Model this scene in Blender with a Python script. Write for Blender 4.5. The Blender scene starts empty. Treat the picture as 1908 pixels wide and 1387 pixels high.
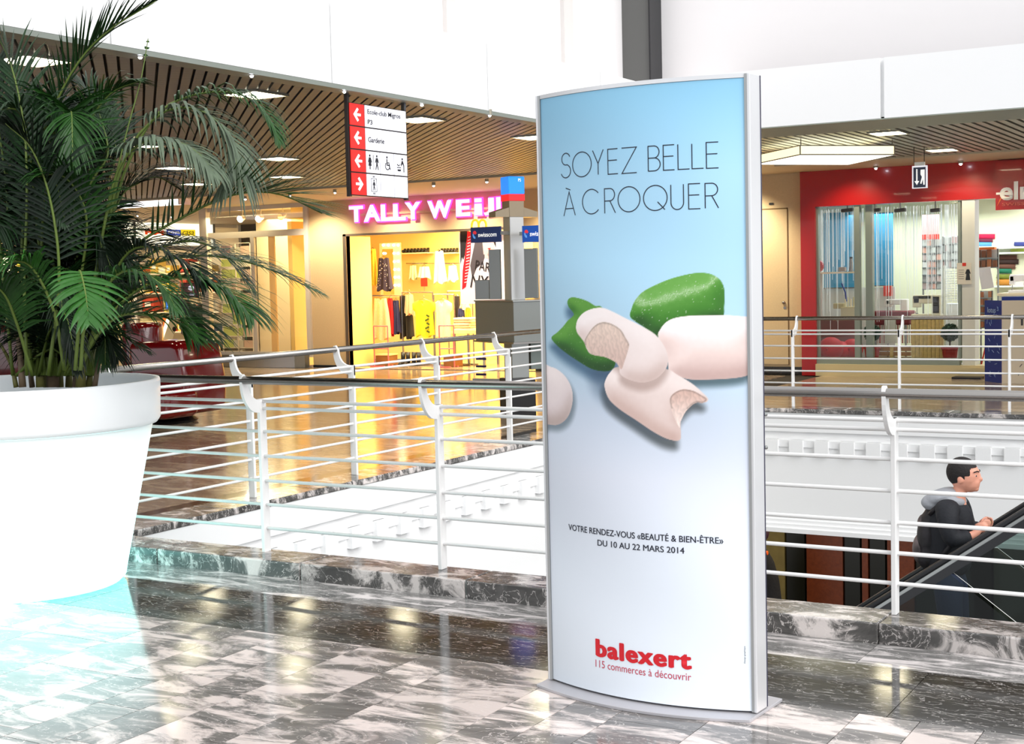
import bpy, bmesh, math, random
import numpy as np
from mathutils import Vector, Matrix, Euler, Quaternion, noise as mnoise
random.seed(7)
SC = bpy.context.scene
COL = SC.collection
PI = math.pi

# ------------------------------------------------------------------ camera
PX_W, PX_H, FOC = 1908, 1387, 2620.0
EYE = Vector((0, 0, 1.6))
PITCH, ROLL, YAW = .0663, -.0237, -.5285
_f = Vector((math.sin(YAW)*math.cos(PITCH), math.cos(YAW)*math.cos(PITCH), -math.sin(PITCH)))
_r = Vector((math.cos(YAW), -math.sin(YAW), 0)); _u = _r.cross(_f)
_c, _s = math.cos(ROLL), math.sin(ROLL)
RT, UP, FW = _c*_r+_s*_u, -_s*_r+_c*_u, _f
cam_d = bpy.data.cameras.new('camera'); cam = bpy.data.objects.new('camera', cam_d); COL.objects.link(cam)
cam_d.sensor_width = 36; cam_d.lens = FOC/PX_W*36; cam_d.clip_start = .05; cam_d.clip_end = 200
cam.matrix_world = Matrix(((RT.x, UP.x, -FW.x, EYE.x), (RT.y, UP.y, -FW.y, EYE.y), (RT.z, UP.z, -FW.z, EYE.z), (0, 0, 0, 1)))
SC.camera = cam

# ------------------------------------------------------------------ world, sun, exposure
W = bpy.data.worlds.new('hall_daylight'); SC.world = W; W.use_nodes = True
bg = W.node_tree.nodes['Background']; bg.inputs[0].default_value = (.93, .96, 1, 1); bg.inputs[1].default_value = 1.0
sun_d = bpy.data.lights.new('skylight_sun', 'SUN'); sun_d.energy = 2.2; sun_d.angle = 1.0; sun_d.color = (1, .985, .96)
sun = bpy.data.objects.new('skylight_sun', sun_d); COL.objects.link(sun)
sun.rotation_euler = Vector((.80, -.28, .62)).to_track_quat('Z', 'Y').to_euler()
SC.view_settings.view_transform = 'Standard'; SC.view_settings.look = 'None'
SC.view_settings.gamma = 1; SC.view_settings.use_curve_mapping = False
SC.view_settings.exposure = 0.25
def lamp(name, loc, size, power, color, rot=(0, 0, 0), sizey=None):
    d = bpy.data.lights.new(name, 'AREA'); d.energy = power; d.color = color; d.size = size
    if sizey: d.shape = 'RECTANGLE'; d.size_y = sizey
    o = bpy.data.objects.new(name, d); COL.objects.link(o); o.location = loc; o.rotation_euler = rot
    return o
WARM = (1, .80, .42)
lamp('clothes_shop_lamp', (-13.9, 22.6, 2.8), 2.6, 240, (1, .82, .5), sizey=1.8)
lamp('clothes_shop_front_lamp', (-13.9, 21.7, 2.35), 2.6, 60, (1, .80, .45), sizey=.4, rot=(.6, 0, 0))
lamp('appliance_shop_lamp', (-25.2, 21.5, 2.85), 1.6, 420, (1, .93, .72), sizey=8)
lamp('vestibule_lamp', (-18.4, 22.0, 2.95), 1.6, 110, (1, .85, .45), sizey=2.2)
lamp('sewing_shop_lamp', (-5.6, 22.9, 2.5), 2.4, 52, (.93, 1, .98), sizey=1.6)
lamp('fabric_shop_lamp', (-3.2, 23.5, 2.7), 2.2, 80, (.98, .98, 1), sizey=3)
def wash(x, y, z, power, color=(1, .86, .6)):
    d = bpy.data.lights.new('wall_wash_lamp', 'SPOT'); d.energy = power; d.color = color; d.spot_size = 1.9; d.spot_blend = .8; d.shadow_soft_size = .06
    o = bpy.data.objects.new('wall_wash_lamp', d); COL.objects.link(o); o.location = (x, y, z); o.rotation_euler = (.5, 0, 0)
for wx, wp in ((-16.3, 200), (-14.6, 170), (-13.0, 170), (-11.2, 200), (-9.6, 200), (-8.2, 240), (-6.2, 40), (-4.6, 40), (-3.0, 40)): wash(wx, 20.3, 3.05, wp)
lamp('lower_level_fill', (-4.5, 15.9, -1.35), 5, 38, (1, .85, .6), sizey=.8)  # added fill without a fixture, brightens the brown panels below

# ------------------------------------------------------------------ pixel helpers: a photo pixel to a point on a real plane
def ray(x, y): return (x-PX_W/2)/FOC*RT-(y-PX_H/2)/FOC*UP+FW
def on(x, y, ax, v):
    d = ray(x, y); return EYE+d*((v-EYE[ax])/d[ax])
def at_x(x, y, v): return on(x, y, 0, v)
def at_y(x, y, v): return on(x, y, 1, v)
def at_z(x, y, v): return on(x, y, 2, v)
def at_d(x, y, d): return EYE+ray(x, y)*d
def ry(x0, y0, x1, y1, Y):
    xm, ym = (x0+x1)/2, (y0+y1)/2
    return at_y(x0, ym, Y).x, at_y(x1, ym, Y).x, at_y(xm, y1, Y).z, at_y(xm, y0, Y).z
def rx(x0, y0, x1, y1, X):
    xm, ym = (x0+x1)/2, (y0+y1)/2
    return at_x(x0, ym, X).y, at_x(x1, ym, X).y, at_x(xm, y1, X).z, at_x(xm, y0, X).z

# ------------------------------------------------------------------ materials
MATS = {}
def lin(c): return tuple((v/12.92 if v <= .04045 else ((v+.055)/1.055)**2.4) for v in c)
def rgb(r, g, b): return lin((r/255, g/255, b/255))
def mat(name, col=None, rough=.5, metal=0, emit=None, es=1, spec=.5, alpha=1, trans=0, coat=0, bump=None, var=0, sss=0, sheen=0):
    if name in MATS: return MATS[name]
    m = bpy.data.materials.new(name); m.use_nodes = True; n = m.node_tree.nodes; l = m.node_tree.links
    b = n['Principled BSDF']
    if col: b.inputs['Base Color'].default_value = (*col, 1)
    b.inputs['Roughness'].default_value = rough; b.inputs['Metallic'].default_value = metal
    b.inputs['Specular IOR Level'].default_value = spec; b.inputs['Alpha'].default_value = alpha
    b.inputs['Transmission Weight'].default_value = trans; b.inputs['Coat Weight'].default_value = coat
    if emit: b.inputs['Emission Color'].default_value = (*emit, 1); b.inputs['Emission Strength'].default_value = es
    if bump or var:
        tc = n.new('ShaderNodeTexCoord'); nz = n.new('ShaderNodeTexNoise')
        nz.inputs['Scale'].default_value = bump[0] if bump else 8; nz.inputs['Detail'].default_value = 4
        l.new(tc.outputs['Object'], nz.inputs['Vector'])
        if bump:
            bp = n.new('ShaderNodeBump'); bp.inputs['Strength'].default_value = bump[1]; bp.inputs['Distance'].default_value = .01
            l.new(nz.outputs['Fac'], bp.inputs['Height']); l.new(bp.outputs['Normal'], b.inputs['Normal'])
        if var:
            hs = n.new('ShaderNodeHueSaturation'); hs.inputs['Color'].default_value = (*col, 1)
            mr = n.new('ShaderNodeMapRange'); mr.inputs['To Min'].default_value = 1-var; mr.inputs['To Max'].default_value = 1+var
            mr.inputs['From Min'].default_value = .3; mr.inputs['From Max'].default_value = .7
            l.new(nz.outputs['Fac'], mr.inputs['Value']); l.new(mr.outputs['Result'], hs.inputs['Value']); l.new(hs.outputs['Color'], b.inputs['Base Color'])
    MATS[name] = m; return m
def glass(name, tint=(1, 1, 1), alpha=.12, rough=.02):
    if name in MATS: return MATS[name]
    m = bpy.data.materials.new(name); m.use_nodes = True; n = m.node_tree.nodes; l = m.node_tree.links
    n.clear(); out = n.new('ShaderNodeOutputMaterial'); mx = n.new('ShaderNodeMixShader'); t = n.new('ShaderNodeBsdfTransparent'); g = n.new('ShaderNodeBsdfGlossy')
    t.inputs[0].default_value = (*tint, 1); g.inputs['Roughness'].default_value = rough
    fr = n.new('ShaderNodeLayerWeight'); fr.inputs[0].default_value = .5; pw = n.new('ShaderNodeMath'); pw.operation = 'POWER'; pw.inputs[1].default_value = 4
    ad = n.new('ShaderNodeMath'); ad.operation = 'MULTIPLY_ADD'; ad.inputs[1].default_value = .7; ad.inputs[2].default_value = alpha; ad.use_clamp = True
    l.new(fr.outputs['Facing'], pw.inputs[0]); l.new(pw.outputs[0], ad.inputs[0]); l.new(ad.outputs[0], mx.inputs[0]); l.new(t.outputs[0], mx.inputs[1]); l.new(g.outputs[0], mx.inputs[2]); l.new(mx.outputs[0], out.inputs[0])
    MATS[name] = m; return m
def marble(name, dark, light, vein, rough=.1, patch=.5, scale=2.2, stretch=(1, 3.0, 1), rot=.5, vw=.02, tile_var=.25, spec=.5, rand=True):
    m = bpy.data.materials.new(name); m.use_nodes = True; n = m.node_tree.nodes; l = m.node_tree.links; b = n['Principled BSDF']
    b.inputs['Roughness'].default_value = rough; b.inputs['Specular IOR Level'].default_value = spec
    tc = n.new('ShaderNodeTexCoord'); oi = n.new('ShaderNodeObjectInfo')
    add = n.new('ShaderNodeVectorMath'); add.operation = 'ADD'
    sc = n.new('ShaderNodeVectorMath'); sc.operation = 'SCALE'; sc.inputs[0].default_value = (37, 19, 53); l.new(oi.outputs['Random'], sc.inputs['Scale'])
    l.new(tc.outputs['Object'], add.inputs[0]); l.new(sc.outputs[0], add.inputs[1])
    mp = n.new('ShaderNodeMapping'); mp.inputs['Scale'].default_value = stretch; mp.inputs['Rotation'].default_value = (0, 0, rot); l.new(add.outputs[0], mp.inputs[0])
    n1 = n.new('ShaderNodeTexNoise'); n1.inputs['Scale'].default_value = scale; n1.inputs['Detail'].default_value = 9; n1.inputs['Roughness'].default_value = .66; n1.inputs['Distortion'].default_value = .9
    l.new(mp.outputs[0], n1.inputs[0])
    n2 = n.new('ShaderNodeTexNoise'); n2.inputs['Scale'].default_value = scale*1.7; n2.inputs['Detail'].default_value = 6; n2.inputs['Roughness'].default_value = .55; n2.inputs['Distortion'].default_value = 1.6
    l.new(mp.outputs[0], n2.inputs[0])
    r1 = n.new('ShaderNodeValToRGB'); r1.color_ramp.elements[0].position = patch-.03; r1.color_ramp.elements[0].color = (*dark, 1)
    r1.color_ramp.elements[1].position = patch+.07; r1.color_ramp.elements[1].color = (*light, 1)
    e = r1.color_ramp.elements.new(patch-.16); e.color = (*[c*.62 for c in dark], 1)
    l.new(n1.outputs['Fac'], r1.inputs[0])
    sb = n.new('ShaderNodeMath'); sb.operation = 'SUBTRACT'; sb.inputs[1].default_value = .5; l.new(n2.outputs['Fac'], sb.inputs[0])
    ab = n.new('ShaderNodeMath'); ab.operation = 'ABSOLUTE'; l.new(sb.outputs[0], ab.inputs[0])
    mr = n.new('ShaderNodeMapRange'); mr.inputs['From Min'].default_value = 0; mr.inputs['From Max'].default_value = vw; mr.inputs['To Min'].default_value = .8; mr.inputs['To Max'].default_value = 0
    l.new(ab.outputs[0], mr.inputs['Value'])
    mx = n.new('ShaderNodeMix'); mx.data_type = 'RGBA'; l.new(mr.outputs[0], mx.inputs['Factor']); l.new(r1.outputs[0], mx.inputs[6]); mx.inputs[7].default_value = (*vein, 1)
    hs = n.new('ShaderNodeHueSaturation'); m2 = n.new('ShaderNodeMapRange'); m2.inputs['To Min'].default_value = 1-tile_var; m2.inputs['To Max'].default_value = 1+tile_var
    l.new(oi.outputs['Random'], m2.inputs['Value']); l.new(m2.outputs[0], hs.inputs['Value']); l.new(mx.outputs[2], hs.inputs['Color']); l.new(hs.outputs[0], b.inputs['Base Color'])
    MATS[name] = m; return m

M_WHITE = mat('white_painted_plaster', (.86, .86, .86), .6, bump=(30, .05))
M_FASCIA = mat('white_fascia_panel', (.9, .9, .9), .45)
M_UPPER = mat('warm_white_wall', (.80, .775, .775), .7, bump=(12, .05))
M_UPPER2 = mat('pale_pink_pilaster', (.62, .59, .57), .7)
M_GREYCOL = mat('grey_column_paint', rgb(92, 92, 90), .6)
M_CREAM = mat('cream_wall_paint', rgb(208, 186, 150), .6, bump=(40, .05), var=.03)
M_CREAMC = mat('cream_plaster_ceiling', rgb(205, 188, 160), .6)
M_RAIL = mat('white_rail_paint', (.88, .87, .86), .35)
M_STEEL = mat('brushed_steel', (.36, .34, .32), .26, 1, bump=(120, .03))
M_STEELD = mat('grey_steel_sheet', (.34, .35, .34), .32, .85, bump=(60, .03))
M_ALU = mat('satin_aluminium', (.74, .745, .76), .3, .35)
M_BLACK = mat('black_rubber', (.008, .008, .01), .35)
M_DARK = mat('dark_void', (.02, .018, .016), .8)
M_RED = mat('red_lacquer_facade', rgb(178, 10, 6), .25, coat=.3)
M_REDP = mat('red_glossy_plastic', rgb(112, 2, 6), .12, coat=.6)
M_LOUVRE = mat('grey_metal_slat', rgb(122, 112, 100), .33, .55)
M_LOUVRER = mat('light_metal_slat', rgb(150, 145, 130), .35, .5)
M_LAMP = mat('lamp_diffuser', (1, .95, .7), .4, emit=(1, .90, .62), es=20)
M_SPOT = mat('spot_lens', (1, 1, 1), .4, emit=(.85, .88, 1), es=30)
M_TILE = marble('pale_veined_marble', rgb(122, 118, 115), rgb(226, 212, 206), rgb(235, 225, 220), .12, patch=.5, scale=2.0, stretch=(1.0, 3.0, 1), rot=.95, vw=.01, tile_var=.17)
M_STRIP = marble('mid_grey_marble', rgb(130, 128, 126), rgb(222, 214, 212), rgb(230, 225, 222), .1, patch=.53, scale=2.4, stretch=(1, 4.5, 1), rot=1.35, vw=.012, tile_var=.12)
M_DSTRIP = marble('dark_veined_marble', rgb(44, 41, 38), rgb(78, 74, 70), rgb(215, 210, 205), .1, patch=.66, scale=3.0, stretch=(1, 4, 1), rot=1.1, vw=.011, tile_var=.1, spec=.35)
M_CURB = marble('grey_marble_kerb', rgb(88, 86, 84), rgb(212, 204, 200), rgb(225, 218, 214), .12, patch=.53, scale=3.2, stretch=(1.6, 3, 1.6), rot=.6, vw=.012, tile_var=.15)
M_GTILE = marble('brown_gallery_marble', rgb(158, 138, 116), rgb(194, 174, 148), rgb(222, 206, 182), .14, patch=.52, scale=1.4, stretch=(1, 3, 1), rot=1.4, vw=.006, tile_var=.08)
M_GBAND = marble('dark_gallery_marble', rgb(58, 50, 44), rgb(96, 84, 72), rgb(170, 160, 150), .1, patch=.6, scale=2, stretch=(1, 3, 1), rot=.4, vw=.008, tile_var=.08)
M_GLASS = glass('shop_glass', (1, 1, 1), .03)
M_GLASSD = glass('escalator_glass', (.42, .5, .48), .02)

# ------------------------------------------------------------------ mesh helpers
WM = {}
def tag(o, label=None, cat=None, group=None, kind=None):
    if label: o['label'] = label
    if cat: o['category'] = cat
    if group: o['group'] = group
    if kind: o['kind'] = kind
    return o
def thing(name, loc, label, cat, group=None, rotz=0):
    o = bpy.data.objects.new(name, None); COL.objects.link(o); o.empty_display_size = .1
    o.location = loc; o.rotation_euler = (0, 0, rotz)
    WM[o.name] = Matrix.Translation(Vector(loc)) @ Matrix.Rotation(rotz, 4, 'Z')
    return tag(o, label, cat, group)
def link(name, me, mats=None, parent=None, local=False, loc=None):
    """me in world coordinates; re-expressed in the parent's space"""
    if mats is not None:
        for m in (mats if isinstance(mats, (list, tuple)) else [mats]): me.materials.append(m)
    o = bpy.data.objects.new(name, me); COL.objects.link(o)
    if parent is not None:
        o.parent = parent; pm = WM[parent.name]
        if not local: me.transform(pm.inverted())
        WM[o.name] = pm.copy()
    else: WM[o.name] = Matrix()
    return o
class MB:
    def __init__(s): s.v = []; s.f = []; s.m = []; s.mi = 0
    def add(s, vs, fs):
        b = len(s.v); s.v += [tuple(p) for p in vs]
        for f in fs: s.f.append([b+i for i in f]); s.m.append(s.mi)
        return s
    def box(s, x0, x1, y0, y1, z0, z1, bev=0):
        if x0 > x1: x0, x1 = x1, x0
        if y0 > y1: y0, y1 = y1, y0
        if z0 > z1: z0, z1 = z1, z0
        return s.add([(x0,y0,z0),(x1,y0,z0),(x1,y1,z0),(x0,y1,z0),(x0,y0,z1),(x1,y0,z1),(x1,y1,z1),(x0,y1,z1)],
                     [(0,3,2,1),(4,5,6,7),(0,1,5,4),(1,2,6,5),(2,3,7,6),(3,0,4,7)])
    def obox(s, c, sx, sy, sz, rz=0, M=None):
        R = (M or Matrix.Rotation(rz, 3, 'Z')); c = Vector(c)
        P = [c+R@Vector((a*sx/2, b*sy/2, d*sz/2)) for d in (-1,1) for a,b in ((-1,-1),(1,-1),(1,1),(-1,1))]
        return s.add(P, [(0,3,2,1),(4,5,6,7),(0,1,5,4),(1,2,6,5),(2,3,7,6),(3,0,4,7)])
    def tube(s, pts, r, n=8, cap=True):
        pts = [Vector(p) for p in pts]; rs = r if isinstance(r, (list, tuple)) else [r]*len(pts); b = len(s.v); ref = None
        for i, p in enumerate(pts):
            t = (pts[min(i+1, len(pts)-1)]-pts[max(i-1, 0)]).normalized()
            if ref is None: ref = Vector((0,0,1)) if abs(t.z) < .9 else Vector((1,0,0))
            a = t.cross(ref).normalized(); ref = a.cross(t).normalized(); c = ref
            for k in range(n):
                w = 2*PI*k/n; s.v.append(tuple(p+(a*math.cos(w)+c*math.sin(w))*rs[i]))
        for i in range(len(pts)-1):
            for k in range(n):
                k2 = (k+1) % n; s.f.append([b+i*n+k, b+i*n+k2, b+(i+1)*n+k2, b+(i+1)*n+k]); s.m.append(s.mi)
        if cap:
            s.f.append([b+k for k in range(n)][::-1]); s.m.append(s.mi); s.f.append([b+(len(pts)-1)*n+k for k in range(n)]); s.m.append(s.mi)
        return s
    def lathe(s, prof, c, n=48, cap=False):
        b = len(s.v); c = Vector(c)
        for r, z in prof:
            for k in range(n):
                w = 2*PI*k/n; s.v.append((c.x+r*math.cos(w), c.y+r*math.sin(w), c.z+z))
        for i in range(len(prof)-1):
            for k in range(n):
                k2 = (k+1) % n; s.f.append([b+i*n+k, b+i*n+k2, b+(i+1)*n+k2, b+(i+1)*n+k]); s.m.append(s.mi)
        if cap:
            s.f.append([b+k for k in range(n)][::-1]); s.m.append(s.mi); s.f.append([b+(len(prof)-1)*n+k for k in range(n)]); s.m.append(s.mi)
        return s
    def sph(s, c, r, n=12, sc=(1,1,1), M=None):
        c = Vector(c); b = len(s.v); h = n//2
        for i in range(h+1):
            t = PI*i/h
            for k in range(n):
                w = 2*PI*k/n; p = Vector((math.sin(t)*math.cos(w)*sc[0], math.sin(t)*math.sin(w)*sc[1], math.cos(t)*sc[2]))*r
                if M: p = M@p
                s.v.append(tuple(c+p))
        for i in range(h):
            for k in range(n):
                k2 = (k+1) % n; s.f.append([b+i*n+k, b+(i+1)*n+k, b+(i+1)*n+k2, b+i*n+k2]); s.m.append(s.mi)
        return s
    def prism(s, poly, o, ux, uy, d):
        """2d polygon in plane (o,ux,uy) pushed along d"""
        o, ux, uy, d = Vector(o), Vector(ux), Vector(uy), Vector(d); n = len(poly)
        P = [o+ux*a+uy*b for a, b in poly]; P += [p+d for p in P]
        return s.add(P, [list(range(n))[::-1], list(range(n, 2*n))]+[(i, (i+1) % n, n+(i+1) % n, n+i) for i in range(n)])
    def mesh(s, name, smooth=False, merge=False):
        me = bpy.data.meshes.new(name); me.from_pydata(s.v, [], s.f)
        if any(s.m): me.polygons.foreach_set('material_index', s.m)
        if merge:
            bm = bmesh.new(); bm.from_mesh(me); bmesh.ops.remove_doubles(bm, verts=bm.verts, dist=1e-5); bmesh.ops.recalc_face_normals(bm, faces=bm.faces); bm.to_mesh(me); bm.free()
        if smooth: me.polygons.foreach_set('use_smooth', [True]*len(me.polygons))
        me.update(); return me
    def build(s, name, mats, parent=None, smooth=False, merge=False, local=False, autosmooth=None):
        me = s.mesh(name, smooth, merge); o = link(name, me, mats, parent, local)
        if autosmooth:
            try: me.set_sharp_from_angle(angle=math.radians(autosmooth))
            except Exception: pass
        return o
def solid(o, label, cat, group=None): return tag(o, label, cat, group)
def bevel(o, w=.01, seg=2):
    m = o.modifiers.new('bevel', 'BEVEL'); m.width = w; m.segments = seg; m.limit_method = 'ANGLE'; return o
def structure(o, label=None):
    o['kind'] = 'structure'
    if label: o['label'] = label
    return o
def text_mesh(s, offset=0, extrude=0, shear=0, spacing=1, align='LEFT', res=4):
    c = bpy.data.curves.new('txt', 'FONT'); c.body = s; c.size = 1; c.offset = offset; c.extrude = extrude; c.shear = shear; c.space_character = spacing; c.resolution_u = res; c.align_x = align
    o = bpy.data.objects.new('txt', c); COL.objects.link(o); bpy.context.view_layer.update()
    me = bpy.data.meshes.new_from_object(o.evaluated_get(bpy.context.evaluated_depsgraph_get()))
    bpy.data.objects.remove(o); bpy.data.curves.remove(c); me.materials.clear(); return me
def text(name, s, o, ux, uy, w, h, m, parent, offset=0, depth=.004, **k):
    """text fitted to w x h with its lower-left corner at o, raised along ux x uy"""
    me = text_mesh(s, offset, 0, **k); ux, uy = Vector(ux).normalized(), Vector(uy).normalized(); nz = ux.cross(uy); o = Vector(o)
    xs = [v.co.x for v in me.vertices]; ys = [v.co.y for v in me.vertices]; x0, x1, y0, y1 = min(xs), max(xs), min(ys), max(ys)
    for v in me.vertices:
        v.co = o+ux*((v.co.x-x0)/(x1-x0)*w)+uy*((v.co.y-y0)/(y1-y0)*h)+nz*.001
    if depth > 0:
        bm = bmesh.new(); bm.from_mesh(me); r = bmesh.ops.extrude_face_region(bm, geom=bm.faces[:])
        for v in [g for g in r['geom'] if isinstance(g, bmesh.types.BMVert)]: v.co += nz*depth
        bmesh.ops.recalc_face_normals(bm, faces=bm.faces); bm.to_mesh(me); bm.free()
    return link(name, me, m, parent)
ORD = ['first', 'second', 'third', 'fourth', 'fifth', 'sixth', 'seventh', 'eighth', 'ninth', 'tenth', 'eleventh', 'twelfth']
def copy_part(src, parent, loc=(0, 0, 0)):
    c = src.copy(); COL.objects.link(c); c.parent = parent; c.location = loc; WM[c.name] = WM.get(src.name, Matrix()).copy(); return c
# ================================================================== SETTING
KZ = .09
# floor slabs
fl = structure(MB().box(-24, 8, -6, 5.90, -.35, -.014).build('floor', M_DARK))
f2 = structure(MB().box(-27, -6.74, 5.90, 21.2, -.35, -.014).build('floor', M_DARK))
f3 = structure(MB().box(-6.74, 8, 15.28, 21.2, -.35, -.014).build('floor', M_DARK))
def tiles(name, mats, rects, parent, h=.014, g=.0015):
    pm = WM[parent.name]
    cache = {}
    for x0, x1, y0, y1 in rects:
        key = (round(x1-x0, 3), round(y1-y0, 3))
        if key not in cache:
            a, b = key; cache[key] = MB().box(-a/2+g, a/2-g, -b/2+g, b/2-g, -h, 0).mesh(name); cache[key].materials.append(mats)
        o = bpy.data.objects.new(name, cache[key]); COL.objects.link(o); o.parent = parent; o.location = ((x0+x1)/2, (y0+y1)/2, 0)
# near floor: random columns of pale marble tiles, then a dark and a mid grey border strip along the kerb
rn = random.Random(3); rects = []
xs = [-4.11, -3.89, -3.67, -3.34, -3.12, -2.66, -2.45, -2.24]
x = -4.11
while x > -8.6: x -= rn.choice((.22, .33, .45)); xs.insert(0, x)
x = -2.24
while x < .6: x += rn.choice((.22, .33, .45)); xs.append(x)
marks = {-3.12: 4.24, -3.67: 4.08, -2.66: 4.45}
for i in range(len(xs)-1):
    y = 4.93; first = True
    while y > 2.2:
        L = rn.choice((.45, .52, .68, .82)) if not (first and xs[i] in marks) else y-marks[xs[i]]
        rects.append((xs[i], xs[i+1], y-L, y)); y -= L; first = False
tiles('floor_tile', M_TILE, rects, fl)
sx = [-8.0, -6.9, -5.85, -4.8, -3.75, -2.7, -1.66, -.62, .42, 1.5]
tiles('dark_border_tile', M_DSTRIP, [(a+.3, b+.3, 4.93, 5.56) for a, b in zip(sx, sx[1:])], fl)
tiles('grey_border_tile', M_STRIP, [(a, b, 5.56, 5.90) for a, b in zip(sx, sx[1:])], fl)
# left gallery tiles
rects = []; y = 5.9
while y < 20.9:
    x = -7.3
    while x > -19.5:
        if not (x < -17.5 and y < 14): rects.append((x-1.0, x, y, y+1.0))
        x -= 1.0
    y += 1.0
rects = [r for r in rects if r[0] > -9-(r[2]-5.9)*1.1]
tiles('gallery_tile', M_GTILE, rects, f2)
tiles('gallery_border_tile', M_GBAND, [(-7.3, -6.76, 5.9+1.2*i, 7.1+1.2*i) for i in range(8)], f2)
tiles('far_border_tile', M_GBAND, [(-7.3+1.2*i, -6.1+1.2*i, 15.28, 15.8) for i in range(7)], f3)
tiles('far_gallery_tile', M_GTILE, [(-6.74+x, -5.74+x, 15.8+y*1.08, 15.8+(y+1)*1.08) for x in range(7) for y in range(5)], f3)
fback = structure(MB().box(-30, -17.5, 14, 30, -.4, -.016).build('floor', M_GTILE))
MB().box(-15.9, 4, 21.2, 27, -.3, -.002).build('shop_floor_slab', M_GTILE, f3)
# kerbs
kerbs = structure(MB().box(-6.9, 8, 5.92, 6.12, -.3, KZ-.05).build('trim_1', M_DARK))
def kerb(x0, x1, y0, y1): return [(x0, x1, y0, y1)]
for parent, rr in ((kerbs, [(a, b, 5.90, 6.17) for a, b in zip(sx[1:], sx[2:]+[3])]),):
    for x0, x1, y0, y1 in rr:
        bevel(MB().box(x0+.001, x1-.001, y0, y1, -.05, KZ).build('kerb_stone', M_CURB, parent), .008)
k2 = structure(MB().box(-6.72, -6.67, 6.1, 15.2, -.3, .03).build('trim_2', M_DARK))
for i in range(9): bevel(MB().box(-6.76, -6.42, 6.17+1.0*i, 7.168+1.0*i, .042, KZ).build('kerb_stone', M_CURB, k2), .008)
k3 = structure(MB().box(-6.7, 8, 15.225, 15.25, -.3, .03).build('trim_3', M_DARK))
for i in range(9): bevel(MB().box(-6.76+1.1*i, -5.662+1.1*i, 14.96, 15.28, .042, KZ).build('kerb_stone', M_CURB, k3), .008)
# white slab faces with groove, dentils, cornice
def slabface(n, axis, face, a0, a1):
    """axis 'x': plane x=face looking to +x, runs along y; axis 'y': plane y=face looking to -y, runs along x"""
    def bx(mb, t0, t1, z0, z1, a, b):    # t = how far proud of the face
        if axis == 'x': mb.box(face+t0, face+t1, a, b, z0, z1)
        else: mb.box(a, b, face-t1, face-t0, z0, z1)
    m = MB(); bx(m, -.22, 0, -1.16, -.22, a0, a1); bx(m, -.22, .02, -.17, .04, a0, a1); bx(m, -.22, -.012, -.23, -.165, a0, a1)
    w = structure(m.build('wall_left' if axis == 'x' else 'wall_back', M_WHITE))
    for z0, z1, t in ((-1.205, -1.16, .02), (-1.25, -1.205, .045), (-1.30, -1.25, .07)):
        m = MB(); bx(m, -.22, t, z0, z1, a0, a1); m.build('cornice_moulding', M_WHITE, w)
    m = MB(); bx(m, 0, .018, -.342, -.262, a0, a1); m.build('dentil_band', M_WHITE, w)
    a = a0+.02; k = 0
    proto = MB()
    if axis == 'x': proto.box(0, .05, 0, .155, -.42, -.262)
    else: proto.box(0, .155, -.05, 0, -.42, -.262)
    me = proto.mesh('dentil'); me.materials.append(M_WHITE)
    while a < a1-.1:
        o = bpy.data.objects.new('dentil', me); COL.objects.link(o); o.parent = w
        o.location = (face, a, 0) if axis == 'x' else (a, face, 0)
        a += .287 if axis == 'y' else .325
    return w
slabface(1, 'x', -6.45, 6.2, 15.0)
slabface(2, 'y', 15.0, -6.357, 3.0)
structure(MB().box(-6.68, -6.35, 15.001, 15.2, -1.3, .04).build('wall_back', M_WHITE))
# lower level behind the far opening
low = structure(MB().box(-12, 6, 16.9, 17.1, -4.4, -1.2).build('wall_back', M_DARK))
structure(MB().box(-14, 8, 4, 17, -4.5, -4.4).build('floor', mat('lower_floor_marble', rgb(90, 84, 76), .15)))
structure(MB().box(-14, 8, 15.2, 17.1, -1.28, -1.22).build('ceiling', M_DARK))
structure(MB().box(-14, -6.7, 5.5, 17.1, -1.28, -1.22).build('ceiling', M_DARK))
structure(MB().box(-12.1, -12, 4, 17, -4.4, -1.2).build('wall_left', mat('lower_wall_paint', rgb(120, 92, 60), .6)))
M_BRN = mat('brown_wood_panel', rgb(96, 44, 20), .35, bump=(30, .1), var=.15); M_BLK = mat('black_panel', rgb(20, 20, 14), .3); M_OLV = mat('olive_curtain', rgb(112, 100, 58), .7, var=.1)
for px0, px1, m in ((1418, 1465, M_OLV), (1466, 1502, M_BLK), (1503, 1573, M_BRN), (1574, 1605, M_BLK), (1606, 1620, M_BRN), (1621, 1652, M_BLK), (1653, 1706, M_BRN), (1707, 1760, M_BLK), (1761, 1850, M_BLK), (1851, 1990, mat('dark_green_grey_panel', rgb(52, 56, 48), .4))):
    x0, x1 = at_y(px0, 1060, 16.85).x, at_y(px1, 1060, 16.85).x
    MB().box(x0+.01, x1-.01, 16.82, 16.9, -4.4, -1.28).build('wall_panel', m, low)

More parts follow.
